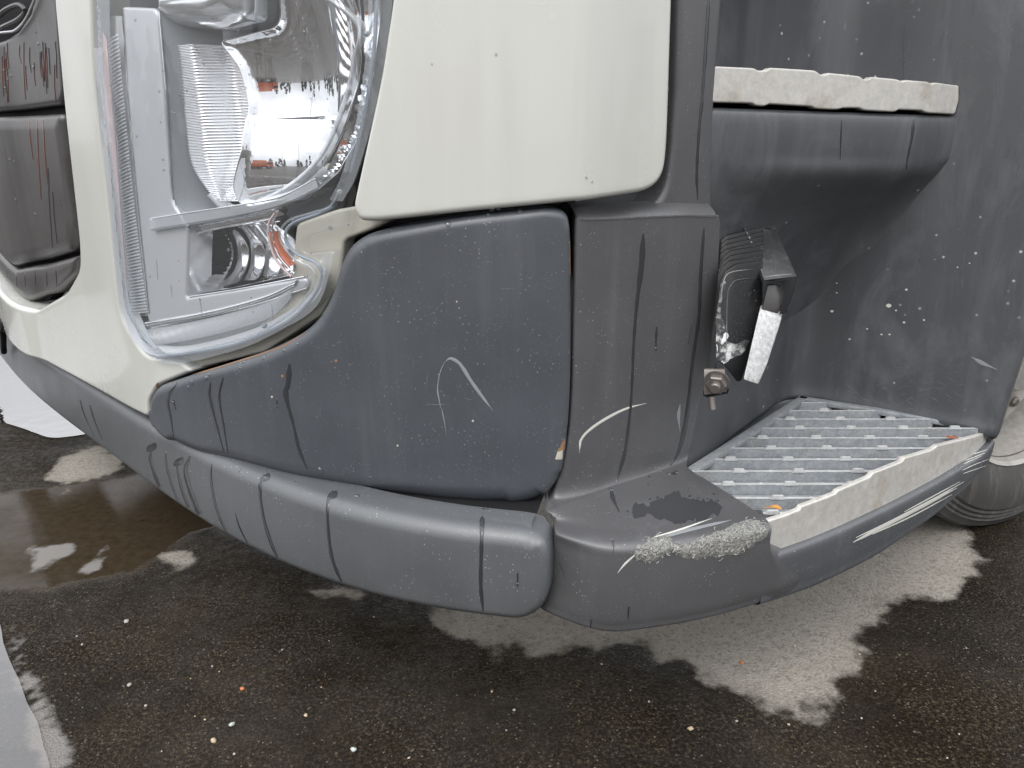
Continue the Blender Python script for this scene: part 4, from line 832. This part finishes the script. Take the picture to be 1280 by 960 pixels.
gx, gy = spaced(-3.2, 2.4, .025, 400), spaced(.5, 4.2, .025, 400)
GX, GY = np.meshgrid(gx, gy); gv = np.stack([GX.ravel(), GY.ravel()], 1)
V = np.c_[gv, np.zeros(len(gv))]; nr_, nc_ = GX.shape
ground_m = mat('wet_asphalt', (.05, .05, .05), .5); g = NT(ground_m)
ground = mesh_obj('ground', V, [[r*nc_+c, r*nc_+c+1, (r+1)*nc_+c+1, (r+1)*nc_+c] for r in range(nr_-1) for c in range(nc_-1)], ground_m, None, smooth=False); ground['kind'] = 'structure'
def sdf(polys):
    d = np.full(len(gv), -1.)
    near = (np.abs(gv[:, 0]) < 6) & (np.abs(gv[:, 1]-2) < 6)
    for p in polys:
        D, _ = seg_dist(gv[near], resample(np.c_[p, np.zeros(len(p))], .02)); s = np.where(inside(gv[near], p), D, -D); d[near] = np.maximum(d[near], s)
    return d
for nm, pl_ in (('dry_patch', DRY), ('brown_water', BROWN), ('grey_film', GREYW)):
    at = ground.data.attributes.new(nm, 'FLOAT', 'POINT'); at.data.foreach_set('value', sdf(pl_).astype(np.float32))
def attr(n): a = g.new('ShaderNodeAttribute'); a.attribute_name = n; return a.outputs['Fac']
rag = g.math('SUBTRACT', g.noise(9, 7, .54), .5); rag2 = g.math('SUBTRACT', g.noise(70, 5, .7), .5)
edge = g.math('ADD', g.math('MULTIPLY', rag, .19), g.math('MULTIPLY', rag2, .022))
dry = g.rng(g.math('ADD', attr('dry_patch'), edge), -.010, .022, 0, 1, True)
dampband = g.rng(g.math('ADD', attr('dry_patch'), edge), .0, .07, .62, 1, True)
brown = g.rng(g.math('ADD', attr('brown_water'), edge), -.03, .03, 0, 1, True)
film = g.rng(g.math('ADD', attr('grey_film'), g.math('MULTIPLY', edge, .6)), -.01, .01, 0, 1, True)
agg = g.voro(150); agg2 = g.voro(330); n_f = g.noise(420, 3, .65); n_m = g.noise(40, 5, .65); n_b = g.noise(2.2, 5, .6)
cellc = g.new('ShaderNodeSeparateColor'); g.link(agg2.outputs['Color'], cellc.inputs[0]); cv = cellc.outputs[0]
dryc = g.mix(g.rng(n_m, .3, .7, 0, 1), (.36, .335, .29), (.47, .44, .385)); dryc = g.mix(g.rng(cv, .0, 1, 0, .5), dryc, (.20, .18, .155)); dryc = g.mix(g.rng(cv, .93, .95, 0, .6), dryc, (.55, .52, .46)); sc2 = g.new('ShaderNodeSeparateColor'); g.link(agg.outputs['Color'], sc2.inputs[0]); dryc = g.mix(g.rng(sc2.outputs[0], .80, .86, 0, .45), dryc, (.15, .135, .115)); dryc = g.mix(g.rng(n_f, .35, .7, 0, .5), dryc, (.24, .22, .19)); dryc = g.mix(g.rng(g.noise(14, 6, .7), .60, .68, 0, .55), dryc, (.14, .125, .105))
wetc = g.mix(g.rng(n_b, .35, .65, 0, 1), (.006, .0045, .0032), (.015, .011, .007)); wetc = g.mix(g.rng(cv, .55, 1, 0, .55), wetc, (.042, .032, .020)); wetc = g.mix(g.rng(cv, .985, .99, 0, .4), wetc, (.30, .26, .20))
brc = g.mix(g.rng(n_m, .3, .7, 0, 1), (.030, .022, .014), (.050, .037, .023))
n_c = g.noise(5.5, 6, .65); wetc = g.mix(g.rng(n_c, .52, .72, 0, .55), wetc, (.036, .027, .017)); wetc = g.mix(g.math('MULTIPLY', g.rng(g.noise(130, 5, .75), .50, .62, 0, .75), g.rng(g.noise(4.5, 3), .35, .6, .25, 1)), wetc, (.095, .075, .048))
col = g.mix(brown, wetc, brc); col = g.mix(film, col, (.20, .19, .18)); dd_ = g.mix(dampband, (.16, .145, .12), dryc); col = g.mix(dry, col, dd_)
damp = g.rng(n_m, .4, .6, .30, .6)
ro = g.mix(brown, damp, (.06,)*3); ro = g.mix(film, ro, (.35,)*3); ro = g.mix(dry, ro, (.85,)*3)
hgt = g.math('ADD', g.math('MULTIPLY', g.rng(agg.outputs['Distance'], 0, .6, 1, 0), .7), g.math('ADD', g.math('MULTIPLY', g.rng(agg2.outputs['Distance'], 0, .6, 1, 0), .5), g.math('MULTIPLY', n_f, .6)))
hgt = g.math('MULTIPLY', hgt, g.rng(brown, 0, 1, 1, .02))
g.set(Base_Color=col, Roughness=ro, Normal=g.bump(hgt, .6, .005), Specular_IOR_Level=g.rng(g.noise(3.1, 5, .6), .38, .66, .03, .17))

# standing water reflecting the sky
def puddle(name, P, z=.004, wob=.012):
    q = gz(P); o = resample(fillet([(p[0], p[1], .05, 0) for p in q], .05), .02); k = np.arange(len(o)); f = np.hypot(o[:, 0], o[:, 1])
    for st_, am in ((31, 1.2), (11, .8), (4, .45)):
        for c_ in (0, 1): o[:, c_] += wob*am*np.interp(k, np.arange(0, len(o)+st_, st_), RNG.uniform(-1, 1, len(np.arange(0, len(o)+st_, st_))))
    Vn, F, lp, o = tri_fill(o, .06); ob = mesh_obj(name, np.c_[Vn, np.full(len(Vn), z)], F, WATER, None, smooth=False); ob['kind'] = 'structure'; return ob
puddle('puddle', [(-700, 470), (-300, 440), (-40, 425), (40, 470), (112, 540), (106, 546), (60, 549), (40, 540), (0, 528), (-120, 545), (-500, 590)])
puddle('puddle', [(-900, 700), (-200, 690), (-40, 740), (2, 780), (14, 830), (30, 870), (44, 905), (62, 965), (40, 1010), (-200, 1010), (-900, 1010)], wob=.008)

# ------------------------------------------------------------------ loose bits on the ground and the step
def pebble(px, py, size, m, label, name='pebble', group='pebbles on the wet asphalt', z=0, cat='pebble', flat=.6):
    bm = bmesh.new(); bmesh.ops.create_icosphere(bm, subdivisions=2, radius=1)
    for v in bm.verts: v.co *= 1+random.uniform(-.22, .22)
    p = at_z(px, py, z); bmesh.ops.scale(bm, vec=(size, size*random.uniform(.6, .9), size*flat), verts=bm.verts); bmesh.ops.rotate(bm, matrix=Matrix.Rotation(random.uniform(0, 3), 3, 'Z'), verts=bm.verts)
    o = bm_obj(name, bm, m, sharp=60); o.location = (p[0], p[1], z+size*flat*.7); tag(o, label, cat, group); return o
PEB_W = mat('pale_stone', (.38, .35, .30), .6); PEB_O = mat('orange_grit', (.5, .17, .07), .5); PEB_T = mat('tan_stone', (.46, .36, .24), .5); PEB_G = mat('green_grey_glass', (.42, .46, .43), .2, coat=.5)
pebble(158, 778, .007, PEB_W, 'pale angular pebble on dark wet asphalt left of the bumper'); pebble(303, 862, .005, PEB_O, 'tiny orange grit on the wet asphalt below the bumper', group=None); pebble(290, 907, .006, PEB_G, 'greenish white chip on wet asphalt beside a tan pebble', 'stone_chip', None, cat='chip')
pebble(267, 927, .006, PEB_T, 'tan pebble on wet asphalt near the greenish chip'); pebble(442, 938, .006, PEB_G, 'round greenish grey chip alone at the lower edge of wet asphalt', 'stone_chip', None, cat='chip'); pebble(162, 857, .005, PEB_W, 'white pebble on brownish damp asphalt'); pebble(863, 912, .006, PEB_T, 'tan pebble on wet asphalt just below the pale dry patch')
pebble(927, 829, .005, PEB_O, 'reddish grit lying on the pale dry patch', group=None, name='pebble')
for _ in range(34):
    x, y = random.uniform(90, 1270), random.uniform(760, 955)
    if y < 800 and x > 500: y += 120
    pebble(x, y, random.uniform(.0018, .0036), random.choice((PEB_W, PEB_T, PEB_W)), 'speck of pale grit scattered on the wet asphalt', 'grit_speck', 'grit specks on the wet asphalt', cat='grit')
LEAF = mat('orange_leaf', (.50, .24, .06), .6); LEAF2 = mat('rust_leaf', (.26, .075, .035), .55)
def leaf(px, py, size, m, label):
    bm = bmesh.new(); P = [(-1, 0), (-.5, .45), (.1, .35), (.6, .55), (1, .1), (.7, -.4), (.1, -.3), (-.5, -.5)]; c = bm.verts.new((0, 0, .25)); r = [bm.verts.new((a, b*.7, random.uniform(0, .35))) for a, b in P]
    for i in range(len(r)): bm.faces.new((c, r[i], r[(i+1) % len(r)]))
    bmesh.ops.scale(bm, vec=(size,)*3, verts=bm.verts); bmesh.ops.solidify(bm, geom=list(bm.faces), thickness=.0008); o = bm_obj('leaf_scrap', bm, m); z = TZ+.008; p = at_z(px, py, z); o.location = (p[0], p[1], z); tag(o, label, 'leaf scrap', 'leaf scraps on the lower step')
leaf(966, 636, .016, LEAF, 'orange leaf scrap at the front corner of the lower metal step'); leaf(1190, 548, .015, LEAF2, 'rust red leaf scrap at the outer rear corner of the lower metal step')

# ------------------------------------------------------------------ the yard behind the photographer, seen in the mirrors of the headlamp
FOL = mat('dark_foliage', (.035, .055, .028), .7)
bm = bmesh.new()
for k in range(70):
    a = random.uniform(0, 2*math.pi); d = random.uniform(45, 60); h = random.uniform(3, 7); c = Vector((d*math.sin(a), d*math.cos(a), 0))
    for j in range(26):
        t = random.random(); w = (1-t)*h*.28+.3; q = c+Vector((random.uniform(-w, w), random.uniform(-w, w), .8+t*h)); r = random.uniform(.4, 1.1); nrm = Vector((random.uniform(-1, 1), random.uniform(-1, 1), random.uniform(-1, 1))).normalized(); u = nrm.orthogonal().normalized(); v = nrm.cross(u)
        for m_ in range(3):
            an = m_*2.1+random.random(); e1 = (u*math.cos(an)+v*math.sin(an))*r; e2 = (v*math.cos(an)-u*math.sin(an))*r*.7+nrm*r*.3; bm.faces.new([bm.verts.new(q-e1), bm.verts.new(q+e2), bm.verts.new(q+e1), bm.verts.new(q-e2)])
tag(bm_obj('treeline', bm, FOL, smooth=False), 'dark line of trees round the yard, mirrored in the headlamp', 'trees', kind='stuff')
OR = mat('orange_paint', (.50, .12, .04), .3, coat=.5); DKG = mat('dark_glass', (.02, .02, .025), .05)
lor = tag(empty('lorry', None, (-10, -25, 0)), 'orange lorry parked across the yard, seen only mirrored in the headlamp', 'lorry')
def lp(name, c, s, m, bev=.05):
    bm = bmesh.new(); box(bm, c, *s, bev=bev); return bm_obj(name, bm, m, lor)
lp('cab', (-2.6, 0, 1.75), (1.9, 2.4, 2.2), OR, .15); lp('windscreen', (-2.6, 1.205, 2.2), (1.5, .03, .8), DKG, .01); lp('cargo_body', (1.2, 0, 2.1), (5.2, 2.4, 2.5), OR, .05); lp('chassis', (0, 0, .75), (7.2, .9, .3), BLACK)
for x in (-2.4, .8, 2.6):
    for s_ in (-1, 1):
        bm = bmesh.new(); lathe(bm, [(.05, .14), (.3, .14), (.5, .12), (.5, -.12), (.3, -.14)], Matrix.Translation((x, s_*1.05, .5)) @ Matrix.Rotation(math.pi/2*s_, 4, 'Z'), 32); bm_obj('wheel', bm, RUBBER, lor)
